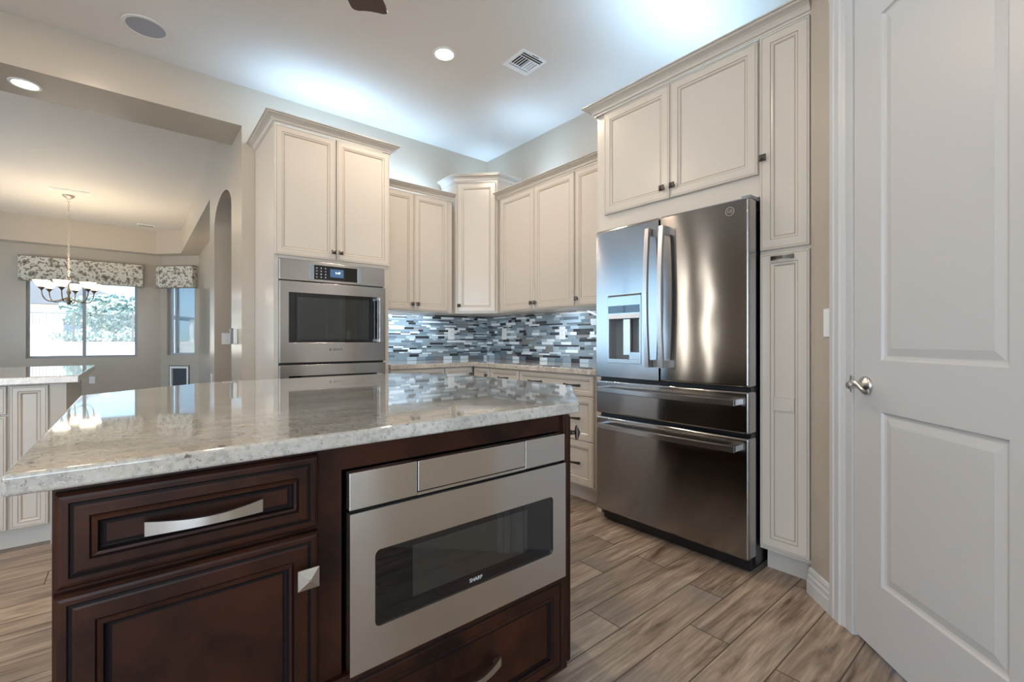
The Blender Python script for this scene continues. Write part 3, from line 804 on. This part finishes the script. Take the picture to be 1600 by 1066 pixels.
base_cabinet('cream base cabinet ending at the inner corner', (2.044, 3.38), 0, 0.304,
             [('door', 0.004, 0.733, 0.280, 0.872), ('door', 0.004, 0.128, 0.280, 0.729)], depth=0.59)

wt = MB().prism([(1.545, 3.345), (2.315, 3.345), (2.315, 1.930), (XR - 0.001, 1.930), (XR - 0.001, YB - 0.001), (1.545, YB - 0.001)], 0.879, 0.917).build('kitchen_countertop', M['granite_w'], None, bevel=0.004)
tag(wt, 'L-shaped beige speckled granite worktop under the mosaic backsplash', 'countertop')

# --- mosaic backsplash
def backsplash():
    mb = MB(); rr = random.Random(11)
    def run(place, length):
        z = 0.9185
        hs = [0.012, 0.022, 0.016, 0.0265]
        prev = None
        first = True
        while z < 1.362:
            h_ = 0.034 if first else rr.choice(hs)
            h_ = min(h_, 1.3630 - z)
            if h_ < 0.006: break
            x = -rr.random() * 0.1
            while x < length:
                L_ = rr.choice((0.05, 0.075, 0.10, 0.15, 0.10)) if not first else 0.10
                q = rr.random()
                m = 1 if q < .17 else 2 if q < .30 else 3 if q < .59 else 4 if q < .76 else 5 if q < .82 else 6
                a = max(x, 0); b = min(x + L_ - 0.0016, length)
                if b - a > 0.004: place(mb, a, b, z, z + h_ - 0.0016, 0.006 if m not in (5,) else 0.005, m)
                x += L_
            z += h_; first = False
    def pb(mb, a, b, z0, z1, th, m): mb.box(1.545 + a, YB - 0.002 - th, z0, 1.545 + b, YB - 0.002, z1, m)
    def pr(mb, a, b, z0, z1, th, m): mb.box(XR - 0.002 - th, 1.93 + a, z0, XR - 0.002, 1.93 + b, z1, m)
    run(pb, XR - 0.009 - 1.545); run(pr, YB - 0.009 - 1.93)
    mb.box(1.545, YB - 0.0045, 0.918, XR - 0.003, YB - 0.001, 1.3630, 0).box(XR - 0.0045, 1.93, 0.918, XR - 0.001, YB - 0.003, 1.3630, 0)
    return mb.build('backsplash', [M['grout']] + TILES)
tag(backsplash(), 'glass and stone strip mosaic in white, grey and charcoal above the worktop', 'backsplash')

# --- electrical plates (local frame: front at y=0, facing -y)
def plate_thing(name, label, cat, loc, rz, w=0.072, h=0.116, kind='outlet', group=None):
    t = thing(name, label, cat, loc, rz, group)
    MB().box(-w / 2, -0.006, -h / 2, w / 2, 0, h / 2).build('cover_plate', M['plastic'], t, bevel=0.002)
    if kind == 'outlet':
        i = MB().box(-0.017, -0.0075, -0.034, 0.017, -0.005, 0.034).build('receptacle', M['plastic'], t, bevel=0.001)
        for z in (0.018, -0.018):
            for x in (-0.007, 0.007): MB().box(x - 0.001, -0.008, z - 0.005, x + 0.001, -0.007, z + 0.005).build('slot', M['vdark'], i)
    else:
        n = max(1, round(w / 0.072))
        for k in range(n):
            cx = (k - (n - 1) / 2) * 0.046
            MB().add([(cx - 0.016, -0.006, -0.033), (cx + 0.016, -0.006, -0.033), (cx + 0.016, -0.006, 0.033), (cx - 0.016, -0.006, 0.033), (cx - 0.016, -0.007, -0.033), (cx + 0.016, -0.007, -0.033), (cx + 0.016, -0.010, 0.033), (cx - 0.016, -0.010, 0.033)],
                     [(4, 5, 6, 7), (0, 1, 5, 4), (1, 2, 6, 5), (2, 3, 7, 6), (3, 0, 4, 7)]).build('rocker', M['plastic'], t)
    return t
ts = YB - 0.0085; tr = XR - 0.0085
plate_thing('outlet', 'white outlet in the mosaic on the oven wall', 'outlet', (2.488, ts, 1.177), 0, group='outlets in the mosaic')
plate_thing('outlet', 'white outlet in the mosaic just right of the corner', 'outlet', (tr, 3.667, 1.177), -PI / 2, group='outlets in the mosaic')
plate_thing('outlet', 'white outlet in the mosaic close to the refrigerator', 'outlet', (tr, 2.838, 1.177), -PI / 2, group='outlets in the mosaic')
plate_thing('light_switch', 'white rocker switch beside the pantry door casing', 'switch', (2.188, 0.603, 1.180), PDR, kind='switch')
plate_thing('light_switch', 'white double rocker switch inside the arched doorway', 'switch', (0.752, 5.519, 1.128), 0, w=0.116, kind='switch')
plate_thing('outlet', 'white outlet low on the far wall under the wide window', 'outlet', (-0.544, 10.405, 0.448), 0)
plate_thing('outlet', 'white outlet low on the side wall before the angled bay', 'outlet', (XJ - 0.001, 5.70, 0.70), -PI / 2)
# thermostat-like intercom with bracket on the arch wall
t = thing('wall_intercom', 'white intercom handset on the arch wall by the opening', 'intercom', (XJ - 0.001, 4.22, 1.14), -PI / 2)
MB().box(-0.075, -0.030, -0.06, 0.075, 0, 0.06).build('housing', M['plastic'], t, bevel=0.006)
MB().box(0.035, -0.050, -0.058, 0.070, -0.028, 0.066).build('handset', M['greyp'], t, bevel=0.006)

# ------------------------------------------------------------------ island
I = thing('kitchen_island', 'dark cherry wood kitchen island in the foreground', 'island', (0.6, 1.5, 0))
ZB, ZT, ZS = 0.165, 0.8985, 0.929
WM = [M['wood'], M['woodglaze'], M['woodglaze']]
cut = [(0.955, 0.916), (1.262, 1.223), (1.262, 1.93), (1.09, 2.10), (0.20, 2.10), (-0.09, 1.80), (-0.09, 0.916)]
mb = MB()
# hollow front bay for the microwave: body in pieces
mb.prism([(0.953, 1.40), (1.262, 1.40), (1.262, 1.93), (1.09, 2.10), (0.20, 2.10), (-0.09, 1.80), (-0.09, 1.40)], ZB, ZT - 0.001)
mb.prism([(0.955, 0.916), (1.262, 1.223), (1.262, 1.40), (0.935, 1.40), (0.935, 0.916)], ZB, ZT - 0.001)
mb.box(-0.09, 0.916, ZB, 0.318, 1.40, ZT - 0.001)
mb.box(0.318, 0.916, ZB, 0.935, 1.40, 0.440).box(0.318, 0.916, 0.848, 0.935, 1.40, ZT - 0.001)
mb.build('carcass', M['wood'], I, world=True)
MB().prism([(0.90, 0.99), (1.19, 1.28), (1.19, 1.90), (1.05, 2.03), (0.22, 2.03), (-0.02, 1.78), (-0.02, 0.99)], 0, ZB).build('toe_kick', M['wood'], I, world=True)
MB().box(0.942, 0.905, 0.168, 0.957, 0.94, ZT - 0.002).build('corner_post', M['wood'], I, world=True, bevel=0.002)
def wfront(parent, name, x0, z0, x1, z1, y, stile):
    mb = MB()
    pr = [(0, y + 0.006, 0), (0.004, y + 0.001, 0), (0.008, y, 0), (0.014, y, 0), (0.016, y + 0.0018, 1), (0.020, y + 0.001, 1), (0.023, y, 0),
          (stile - 0.012, y, 0), (stile - 0.010, y + 0.002, 1), (stile - 0.007, y - 0.0015, 0), (stile - 0.003, y - 0.001, 0), (stile, y + 0.006, 1), (stile + 0.003, y + 0.007, 1)]
    mb.rings(x0, z0, x1, z1, pr, yback=0.917, fill=False)
    o = mb.build(name, WM, parent, world=True)
    s2 = stile + 0.003
    q = MB().rings(x0 + s2, z0 + s2, x1 - s2, z1 - s2, [(0, y + 0.007, 1), (0.0035, y + 0.0066, 1)], fill=1).build('panel', WM, None)
    q.parent = o
    return o
yf = 0.897
def kids(o, fn):
    c = fn(None); c.parent = o; return c
d = wfront(I, 'drawer', -0.086, 0.753, 0.270, 0.889, yf, 0.048)
kids(d, lambda p: bow_pull(p, 0.092, 0.820, yf, 0.160, M['nickel'], 0.030, 0.0095))
d = wfront(I, 'door', -0.088, 0.170, 0.270, 0.744, yf, 0.056)
kids(d, lambda p: knob(p, 0.245, 0.671, yf, M['nickel'], 0.0185))
d = wfront(I, 'drawer', 0.284, 0.172, 0.938, 0.442, yf, 0.056)
kids(d, lambda p: bow_pull(p, 0.611, 0.312, yf, 0.175, M['nickel'], 0.034, 0.0095))
# side door on the angled end, local frame turned 45 degrees
sdr = MB()
sdr.rings(0.012, 0.172, 0.420, 0.888, [(0, -0.012, 0), (0.004, -0.018, 0), (0.05, -0.018, 0), (0.054, -0.012, 1)], yback=0.0, fill=1)
o = sdr.build('door', WM, I)
o.matrix_parent_inverse = Matrix.Translation(I.location).inverted()
o.location = (0.956, 0.916, 0); o.rotation_euler = (0, 0, PI / 4)
kids(o, lambda p: knob(p, 0.045, 0.832, -0.018, M['bronze'], 0.0185))

slab = [(-0.135, 0.883), (0.985, 0.883), (1.338, 1.236), (1.338, 2.07), (1.08, 2.33), (0.24, 2.33), (0.06, 2.19), (-0.135, 2.03)]
ct = MB().prism(slab, ZT, ZS).build('island_countertop', M['granite'], None, bevel=0.0065, seg=3)
tag(ct, 'polished white speckled granite slab on the dark wood island', 'countertop')

# microwave drawer
mw = thing('microwave_drawer', 'stainless steel drawer microwave built into the dark island', 'microwave', (0.626, 0.9, 0.445))
def wb(mb, name, mat, parent=mw, **k):
    o = mb.build(name, mat, None, **k)
    o.parent = parent
    if parent is mw: o.matrix_parent_inverse = Matrix.Translation(mw.location).inverted()
    return o
wb(MB().box(0.330, 0.905, 0.452, 0.922, 1.38, 0.842), 'housing', M['black'])
for nm, x0, x1 in (('control_bezel', 0.3235, 0.4705), ('control_flap', 0.4725, 0.780), ('control_bezel', 0.782, 0.9285)):
    wb(MB().box(x0, 0.887, 0.7715 if nm != 'control_flap' else 0.779, x1, 0.908, 0.8455 if nm != 'control_flap' else 0.8450), nm, M['steel'], bevel=0.0018)
wb(MB().box(0.4705, 0.8875, 0.7715, 0.782, 0.900, 0.7775), 'trim_strip', M['steel'])
# drawer front with a rounded window hole
def round_rect(x0, z0, x1, z1, r, n=6):
    P = []
    for cx, cz, a0 in ((x1 - r, z0 + r, -PI / 2), (x1 - r, z1 - r, 0), (x0 + r, z1 - r, PI / 2), (x0 + r, z0 + r, PI)):
        for i in range(n + 1):
            a = a0 + PI / 2 * i / n; P.append((cx + r * math.cos(a), cz + r * math.sin(a)))
    return P
inner = round_rect(0.3745, 0.5255, 0.8790, 0.6815, 0.012)
outer = round_rect(0.3235, 0.4475, 0.9285, 0.7655, 0.0005)
mb = MB()
n = len(inner)
for k, (ring, y) in enumerate(((outer, 0.908), (outer, 0.884), (inner, 0.884), (inner, 0.890))):
    mb.v += [(p[0], y, p[1]) for p in ring]
for k in range(3):
    for i in range(n):
        j = (i + 1) % n; mb.f.append([k * n + i, k * n + j, (k + 1) * n + j, (k + 1) * n + i]); mb.m.append(0)
md = wb(mb, 'drawer_front', M['steel'])
mb = MB(); mb.add([(p[0], 0.8885, p[1]) for p in inner], [tuple(range(n))]); g = wb(mb, 'window', M['blackglass'], md)
wb(MB().box(0.4595, 0.8878, 0.556, 0.788, 0.8884, 0.6665), 'viewing_screen', M['mwglass'], md)
text('logo', 'SHARP', 0.0125, M['silverink'], md, (0.6255, 0.8880, 0.5395), FRONT)

# ------------------------------------------------------------------ peninsula on the far side of the opening
P = thing('peninsula', 'cream cabinets of the far peninsula under beige granite', 'cabinet', (-1.0, 4.0, 0))
MB().box(-2.6, 3.52, 0.112, -0.350, 4.10, 0.874).build('carcass', M['cream'], P, world=True)
MB().box(-2.6, 3.58, 0, -0.300, 4.10, 0.112).build('toe_kick', M['cream'], P, world=True)
def wl(o): o.matrix_parent_inverse = Matrix.Translation(P.location).inverted()
def pdoor(kind, x0, z0, x1, z1, st):
    o = front(P, kind, x0, z0, x1, z1, y=3.50, stile=st); wl(o); return o
pdoor('door', -0.500, 0.118, -0.358, 0.868, 0.044)
pdoor('drawer', -0.980, 0.722, -0.512, 0.868, 0.044); pdoor('door', -0.980, 0.118, -0.512, 0.712, 0.055)
pdoor('drawer', -1.46, 0.722, -0.986, 0.868, 0.044); pdoor('door', -1.46, 0.118, -0.986, 0.712, 0.055)
MB().box(-0.350, 3.505, 0, -0.288, 4.45, 0.874).box(-2.6, 4.10, 0, -0.350, 4.45, 0.874).build('end_wall', M['wall'], P, world=True)
pc = MB().prism([(-2.6, 3.475), (-0.236, 3.475), (-0.236, 4.86), (-2.6, 4.86)], 0.875, 0.915).build('peninsula_countertop', M['granite_w'], None, bevel=0.004)
tag(pc, 'beige granite top of the far peninsula before the breakfast nook', 'countertop')

# ------------------------------------------------------------------ ceiling fittings
def can(label, loc, r=0.078, power=16, lit=True):
    t = thing('recessed_light', label, 'ceiling light', loc, 0, 'recessed ceiling lights')
    MB().lathe([(r * .78, 0.0), (r, -0.001), (r * 0.99, -0.005), (r * 0.80, -0.007), (r * .76, -0.002)], (0, 0, 0), 36).build('trim_ring', M['plastic'], t, smooth=True)
    MB().lathe([(0.001, -0.004), (r * .76, -0.0035), (r * .76, -0.0005), (0.001, -0.0005)], (0, 0, 0), 36).build('lens', M['lens'], t, smooth=True)
    l = area('can_lamp', (loc[0], loc[1], loc[2] - 0.012), (0, 0, -1), r * 1.4, r * 1.4, power, WARM, 'DISK')
    return t
can('lit recessed light in the kitchen ceiling near the air vent', (1.615, 2.663, ZC), power=19)
can('lit recessed light in the underside of the wide header', (-0.535, 4.215, 2.744), power=10)
can('recessed light in the ceiling over the island', (0.35, 1.0, ZC), power=15)  # this and the next three are lamps added out of view
can('recessed light in the ceiling left of the island', (-0.25, 2.95, ZC), power=14)
can('recessed light in the great room ceiling', (-1.6, -0.6, ZC), power=12)
can('recessed light in the ceiling over the great room seating', (-2.6, 0.6, ZC), power=12)

t = thing('ceiling_speaker', 'round pale grey speaker set into the kitchen ceiling', 'speaker', (0.056, 3.615, ZC))
MB().lathe([(0.098, 0), (0.118, -0.001), (0.116, -0.006), (0.100, -0.007), (0.098, -0.003)], (0, 0, 0), 40).build('rim', M['ceil'], t, smooth=True)
MB().lathe([(0.001, -0.006), (0.098, -0.0045), (0.098, -0.001), (0.001, -0.001)], (0, 0, 0), 40).build('grille', M['speaker'], t, smooth=True)

t = thing('ceiling_vent', 'square white air vent with dark slots in the kitchen ceiling', 'vent', (2.095, 2.388, ZC))
MB().box(-0.112, -0.112, -0.006, 0.112, 0.112, 0).build('frame', M['plastic'], t, bevel=0.002)
sl = [(-0.085, y, 0.090, y + 0.011) for y in (-0.088, -0.068)] + [(-0.02, -0.104, 0.04, -0.099)] + [(-0.082 + k * 0.021, -0.048, -0.070 + k * 0.021, 0.046) for k in range(4)]
for a in sl: MB().box(a[0], a[1], -0.0075, a[2], a[3], -0.0055).build('slot', M['vdark'], t)
lv = [(0.030 + k * 0.021, -0.045, 0.034 + k * 0.021, 0.046) for k in range(3)] + [(-0.085, 0.062, 0.085, 0.067), (-0.002, -0.048, 0.012, 0.05)]
for a in lv: MB().box(a[0], a[1], -0.009, a[2], a[3], -0.0055).build('louver', M['alu'], t)

t = thing('ceiling_register', 'long white air register above the chandelier', 'vent', (-0.637, 8.19, ZC))
MB().box(-0.19, -0.065, -0.008, 0.19, 0.065, 0).build('frame', M['plastic'], t, bevel=0.002)
MB().box(-0.16, -0.040, -0.010, -0.008, 0.040, -0.007).box(0.008, -0.040, -0.010, 0.16, 0.040, -0.007).build('louver', M['ceil'], t)
t = thing('ceiling_register', 'small white air register near the bay window ceiling', 'vent', (0.153, 9.82, ZC))
MB().box(-0.12, -0.065, -0.008, 0.12, 0.065, 0).build('frame', M['plastic'], t, bevel=0.002)
MB().box(-0.10, -0.045, -0.010, 0.10, 0.045, -0.007).build('louver', M['alu'], t)

# ceiling fan: only a blade tip enters the photograph
tip = (0.962, 2.27); hub = (0.865 - 0.6385 * 0.66, 2.09 - 0.7696 * 0.66)
t = thing('ceiling_fan', 'dark wood ceiling fan, one blade tip showing above the island', 'fan', (hub[0], hub[1], ZC), math.atan2(0.7696, 0.6385))
MB().lathe([(0.07, 0), (0.07, -0.05), (0.02, -0.08), (0.015, -0.10), (0.015, -0.20), (0.10, -0.23), (0.12, -0.30), (0.10, -0.38), (0.05, -0.41), (0.01, -0.42)], (0, 0, 0), 32).build('motor', M['bronze'], t, smooth=True)
for k in range(5):
    a = 2 * PI * k / 5
    prof = [(0.16, 0.048), (0.30, 0.060), (0.48, 0.078), (0.60, 0.087), (0.638, 0.086), (0.650, 0.078)]
    tipc = [(0.655, 0.060), (0.650, 0.030), (0.648, 0.0)]
    pts = [(x, -y) for x, y in prof + tipc] + [(x, y) for x, y in reversed(prof + tipc[:-1])]
    b = MB().prism(pts, -0.004, 0.004).build('blade', M['fanwood'], t, bevel=0.002)
    b.location = (0, 0, -0.385); b.rotation_euler = (math.radians(8), 0, a)
    br = MB().box(0.09, -0.012, -0.372, 0.22, 0.012, -0.364).build('blade_arm', M['bronze'], t); br.rotation_euler = (0, 0, a)

# ------------------------------------------------------------------ breakfast nook
def window_unit(name, label, loc, rz, w, z0, z1, mull, screen=False):
    t = thing(name, label, 'window', (loc[0], loc[1], 0), rz); t['kind'] = 'structure'
    f = min(0.035, w * 0.12)
    MB().plate(0, z0, w, z1, f, z0 + f, w - f, z1 - f, 0.06, 0.12).build('frame', M['alu'], t)
    for m in mull:
        MB().box(m - 0.022, 0.062, z0 + f, m + 0.022, 0.115, z1 - f).build('mullion', M['alu'], t)
    e = [f] + [q for m in mull for q in (m - 0.022, m + 0.022)] + [w - f]
    for k in range(0, len(e), 2):
        MB().box(e[k], 0.088, z0 + f, e[k + 1], 0.092, z1 - f).build('pane', M['glass'], t)
    if screen:
        MB().box(e[-2], 0.100, z0 + f, e[-1], 0.102, z1 - f).build('screen', M['screen'], t)
    return t
window_unit('window_1', 'wide sliding window over the back yard', (-1.312, 10.406), 0, 1.355, 0.828, 2.20, (0.668,))
wd2 = 0.537
window_unit('window_2', 'narrow window in the angled bay wall', (BAY[0] + 0.123 * R2, BAY[1] - 0.123 * R2), BAYR, wd2, 0.852, 2.20, (0.12,), True)
window_unit('window_3', 'patio glazing on the outer wall of the breakfast room', (-4.60 + 0.12, 5.5), PI / 2, 3.4, 0.2, 2.5, (1.1, 2.3))
for y_, n_ in ((4.48, 6), (4.98, 7)):  # unseen glass strips added for the bright streaks on the refrigerator
    window_unit('window_%d' % n_, 'narrow glass panel beside the patio door' if n_ == 6 else 'narrow glass panel next to the patio glazing', (-4.60 + 0.12, y_), PI / 2, 0.10, 0.06, 2.5, ())
tag(MB().box(-4.56, 4.70, 0.0, -4.51, 4.86, 2.5).build('door_2', M['doorwood']), 'narrow brown wooden panel between two glass strips', 'door', None, 'structure')  # brown strip added for its reflection in the refrigerator
window_unit('window_4', 'great room window on the outer wall', (-4.60 + 0.12, -2.0), PI / 2, 2.2, 0.3, 2.4, (1.1,))
window_unit('window_5', 'great room glazing behind the viewer', (0.2, -4.0), PI, 3.6, 0.3, 2.4, (1.2, 2.4))

def valance(label, loc, rz, w):
    t = thing('valance', label, 'valance', (loc[0], loc[1], 2.055), rz, 'floral valances')
    MB().box(0, -0.11, 0, w, -0.003, 0.385).build('fabric_box', M['fabric'], t, bevel=0.006)
    MB().box(-0.003, -0.114, 0.379, w + 0.003, -0.003, 0.389).box(-0.003, -0.114, -0.004, w + 0.003, -0.104, 0.004).build('piping', M['antique'], t)
valance('long floral valance above the wide window', (-1.384, 10.406), 0, 1.505)
valance('short floral valance above the narrow bay window', (BAY[0] + 0.012 * R2, BAY[1] - 0.012 * R2), BAYR, 0.70)

t = thing('pet_door', 'framed dark pet door under the narrow bay window', 'pet door', (BAY[0], BAY[1], 0), BAYR)
MB().plate(0.185, 0.105, 0.550, 0.650, 0.222, 0.15, 0.513, 0.612, -0.014, 0.01).build('frame', M['plastic'], t, bevel=0.003)
MB().plate(0.170, 0.095, 0.562, 0.662, 0.186, 0.107, 0.549, 0.649, -0.008, 0.0).build('outer_frame', M['black'], t)
MB().box(0.222, 0.02, 0.15, 0.513, 0.03, 0.612).build('flap', M['blackrub'], t)

# chandelier
cx, cy = -0.672, 8.45
t = thing('chandelier', 'six-arm chandelier with glowing frosted shades over the breakfast nook', 'chandelier', (cx, cy, 1.62))
MB().lathe([(0.006, 1.375), (0.02, 1.38), (0.05, 1.40), (0.062, 1.418), (0.062, 1.428), (0.001, 1.428)], (0, 0, 0), 24).build('canopy', M['antgold'], t, smooth=True)
mb = MB()
nl = 26; z = 0.34
for k in range(nl):
    z0_ = 0.34 + (1.375 - 0.34) * k / nl; z1_ = z0_ + (1.375 - 0.34) / nl + 0.010
    pts = []
    for i in range(11):
        a = 2 * PI * i / 10; u = 0.011 * math.cos(a); w_ = (z0_ + z1_) / 2 + (z1_ - z0_) / 2 * math.sin(a)
        pts.append((u, 0, w_) if k % 2 else (0, u, w_))
    mb.tube(pts, 0.0032, 6)
mb.build('chain', M['antgold'], t, smooth=True)
MB().lathe([(0.004, -0.03), (0.018, -0.02), (0.024, 0.0), (0.014, 0.03), (0.012, 0.10), (0.024, 0.13), (0.016, 0.17), (0.010, 0.20), (0.010, 0.30), (0.020, 0.32), (0.004, 0.345)], (0, 0, 0), 20).build('stem', M['antique'], t, smooth=True)
for k in range(6):
    a = 2 * PI * k / 6 + 0.35
    c_, s_ = math.cos(a), math.sin(a)
    pts = []
    for i in range(15):
        q = i / 14; r_ = 0.015 + 0.245 * math.sin(q * PI / 2) ** 0.9; zz_ = 0.06 - 0.075 * math.sin(q * PI * 0.95) + 0.10 * q ** 2.2
        pts.append((r_ * c_, r_ * s_, zz_))
    am = MB().tube(pts, 0.0065, 8).build('arm', M['antique'], t, smooth=True)
    e = pts[-1]
    MB().lathe([(0.008, -0.012), (0.012, 0.0), (0.036, 0.030), (0.044, 0.034), (0.002, 0.034)], e, 18).build('cup', M['antique'], am, smooth=True)
    bl = bpy.data.lights.new('chandelier_bulb', 'POINT'); bl.energy = 10; bl.color = (1.0, 0.80, 0.54); bl.shadow_soft_size = 0.02
    bo = bpy.data.objects.new('chandelier_bulb', bl); COL.objects.link(bo); bo.location = (cx + e[0], cy + e[1], 1.62 + e[2] + 0.085)
    MB().lathe([(0.030, 0.034), (0.046, 0.050), (0.062, 0.080), (0.080, 0.108), (0.084, 0.116), (0.078, 0.112), (0.056, 0.080), (0.026, 0.040)], e, 20).build('shade', M['shade'], am, smooth=True)
# ------------------------------------------------------------------ outdoors behind the window
def yard():
    mb = MB(); n = 24
    rows = []
    for i in range(n + 1):
        y = 10.56 + (120 - 10.56) * (i / n) ** 2
        z = -0.05 + 1.12 * min(1.0, max(0.0, (y - 11.5) / 20.0)) ** 0.9
        rows.append((y, z))
    for i in range(n):
        (a, za), (b, zb) = rows[i], rows[i + 1]
        mb.add([(-70, a, za), (60, a, za), (60, b, zb), (-70, b, zb)], [(0, 1, 2, 3)])
    mb.box(-70, -40, -0.3, -4.72, 10.56, -0.06).box(-4.72, -40, -0.3, 60, -4.2, -0.06)
    return mb.build('ground', M['gravel'])
tag(yard(), 'pale sunlit gravel yard beyond the window', 'ground', None, 'structure')

t = thing('yard_fence', 'thin dark metal picket fence across the back yard', 'fence', (-2.0, 32.5, 1.0))
for z in (0.06, 1.50): MB().box(-7, -0.012, z, 3, 0.012, z + 0.04).build('rail', M['fence'], t)
for k in range(82): MB().box(-7 + k * 0.122 - 0.009, -0.008, 0.04, -7 + k * 0.122 + 0.009, 0.008, 1.52).build('picket', M['fence'], t)
for x in (-4.9, -0.4, 1.95): MB().box(x - 0.045, -0.045, -0.1, x + 0.045, 0.045, 1.62).build('post', M['fence'], t)

t = thing('neighbour_house', 'pale stucco house with a tiled roof beyond the fence', 'house', (-9, 60, 1.0))
MB().box(-8, 0, 0, 8.6, 9, 3.6).build('wall', M['stucco'], t)
MB().add([(-9, -0.9, 3.5), (9.6, -0.9, 3.5), (9.6, 10, 3.5), (-9, 10, 3.5), (-5.5, 4.5, 6.4), (4.0, 4.5, 6.4)], [(0, 1, 5, 4), (1, 2, 5), (2, 3, 4, 5), (3, 0, 4), (3, 2, 1, 0)]).build('roof', M['rooftile'], t)
for x in (-1.6, 3.9, 6.9): MB().box(x, -0.06, 1.0, x + 1.2, 0.02, 2.3).build('window', M['winblue'], t)
MB().add([(8.4, -0.5, 3.2), (14, -0.5, 2.6), (14, 5, 2.6), (8.4, 5, 3.2), (8.4, -0.5, 3.0), (14, -0.5, 2.4), (14, 5, 2.4), (8.4, 5, 3.0)], [(0, 1, 2, 3), (7, 6, 5, 4), (0, 4, 5, 1), (1, 5, 6, 2), (2, 6, 7, 3), (3, 7, 4, 0)]).build('patio_roof', M['rooftile'], t)
MB().box(13.6, -0.3, 0, 13.9, 0, 2.6).build('post', M['stucco'], t)

def leafy(name, label, cat, loc, rx, rz_, n, trunk=None, seed=1):
    rr = random.Random(seed)
    t = thing(name, label, cat, loc, 0, 'shrubs in the yard' if name == 'shrub' else None)
    mb = MB()
    for k in range(n):
        while True:
            p = Vector((rr.uniform(-1, 1), rr.uniform(-1, 1), rr.uniform(-1, 1)))
            if 0.25 < p.length < 1: break
        p = Vector((p.x * rx, p.y * rx, p.z * rz_))
        s_ = rr.uniform(0.10, 0.22) * (rx / 2.0) ** 0.5
        a = Vector((rr.uniform(-1, 1), rr.uniform(-1, 1), rr.uniform(-1, 1))).normalized(); b = a.orthogonal().normalized()
        mb.add([p + a * s_, p + b * s_ * .5, p - a * s_, p - b * s_ * .5], [(0, 1, 2, 3)])
    z = rz_ + (trunk or 0)
    o = mb.build('foliage', M['leaf'], t); o.location = (0, 0, z)
    if trunk:
        MB().tube([(0, 0, 0), (0.05, 0, trunk * .6), (0, 0, trunk + rz_ * .8)], [0.18, 0.14, 0.05]).build('trunk', M['bark'], t, smooth=True)
    return t
leafy('desert_tree', 'bushy green tree behind the fence, right of the house', 'tree', (-1.2, 47, 1.0), 3.2, 1.45, 2400, 0.8, 3)
leafy('shrub', 'low round shrub before the house wall', 'shrub', (-7.3, 40, 1.0), 1.4, 0.7, 400, None, 5)
leafy('shrub', 'low sprawling shrub under the tree', 'shrub', (-2.4, 38, 1.0), 1.5, 0.4, 350, None, 6)
leafy('shrub', 'pale shrub close to the fence at the right', 'shrub', (-0.2, 37, 1.0), 1.2, 0.45, 300, None, 8)
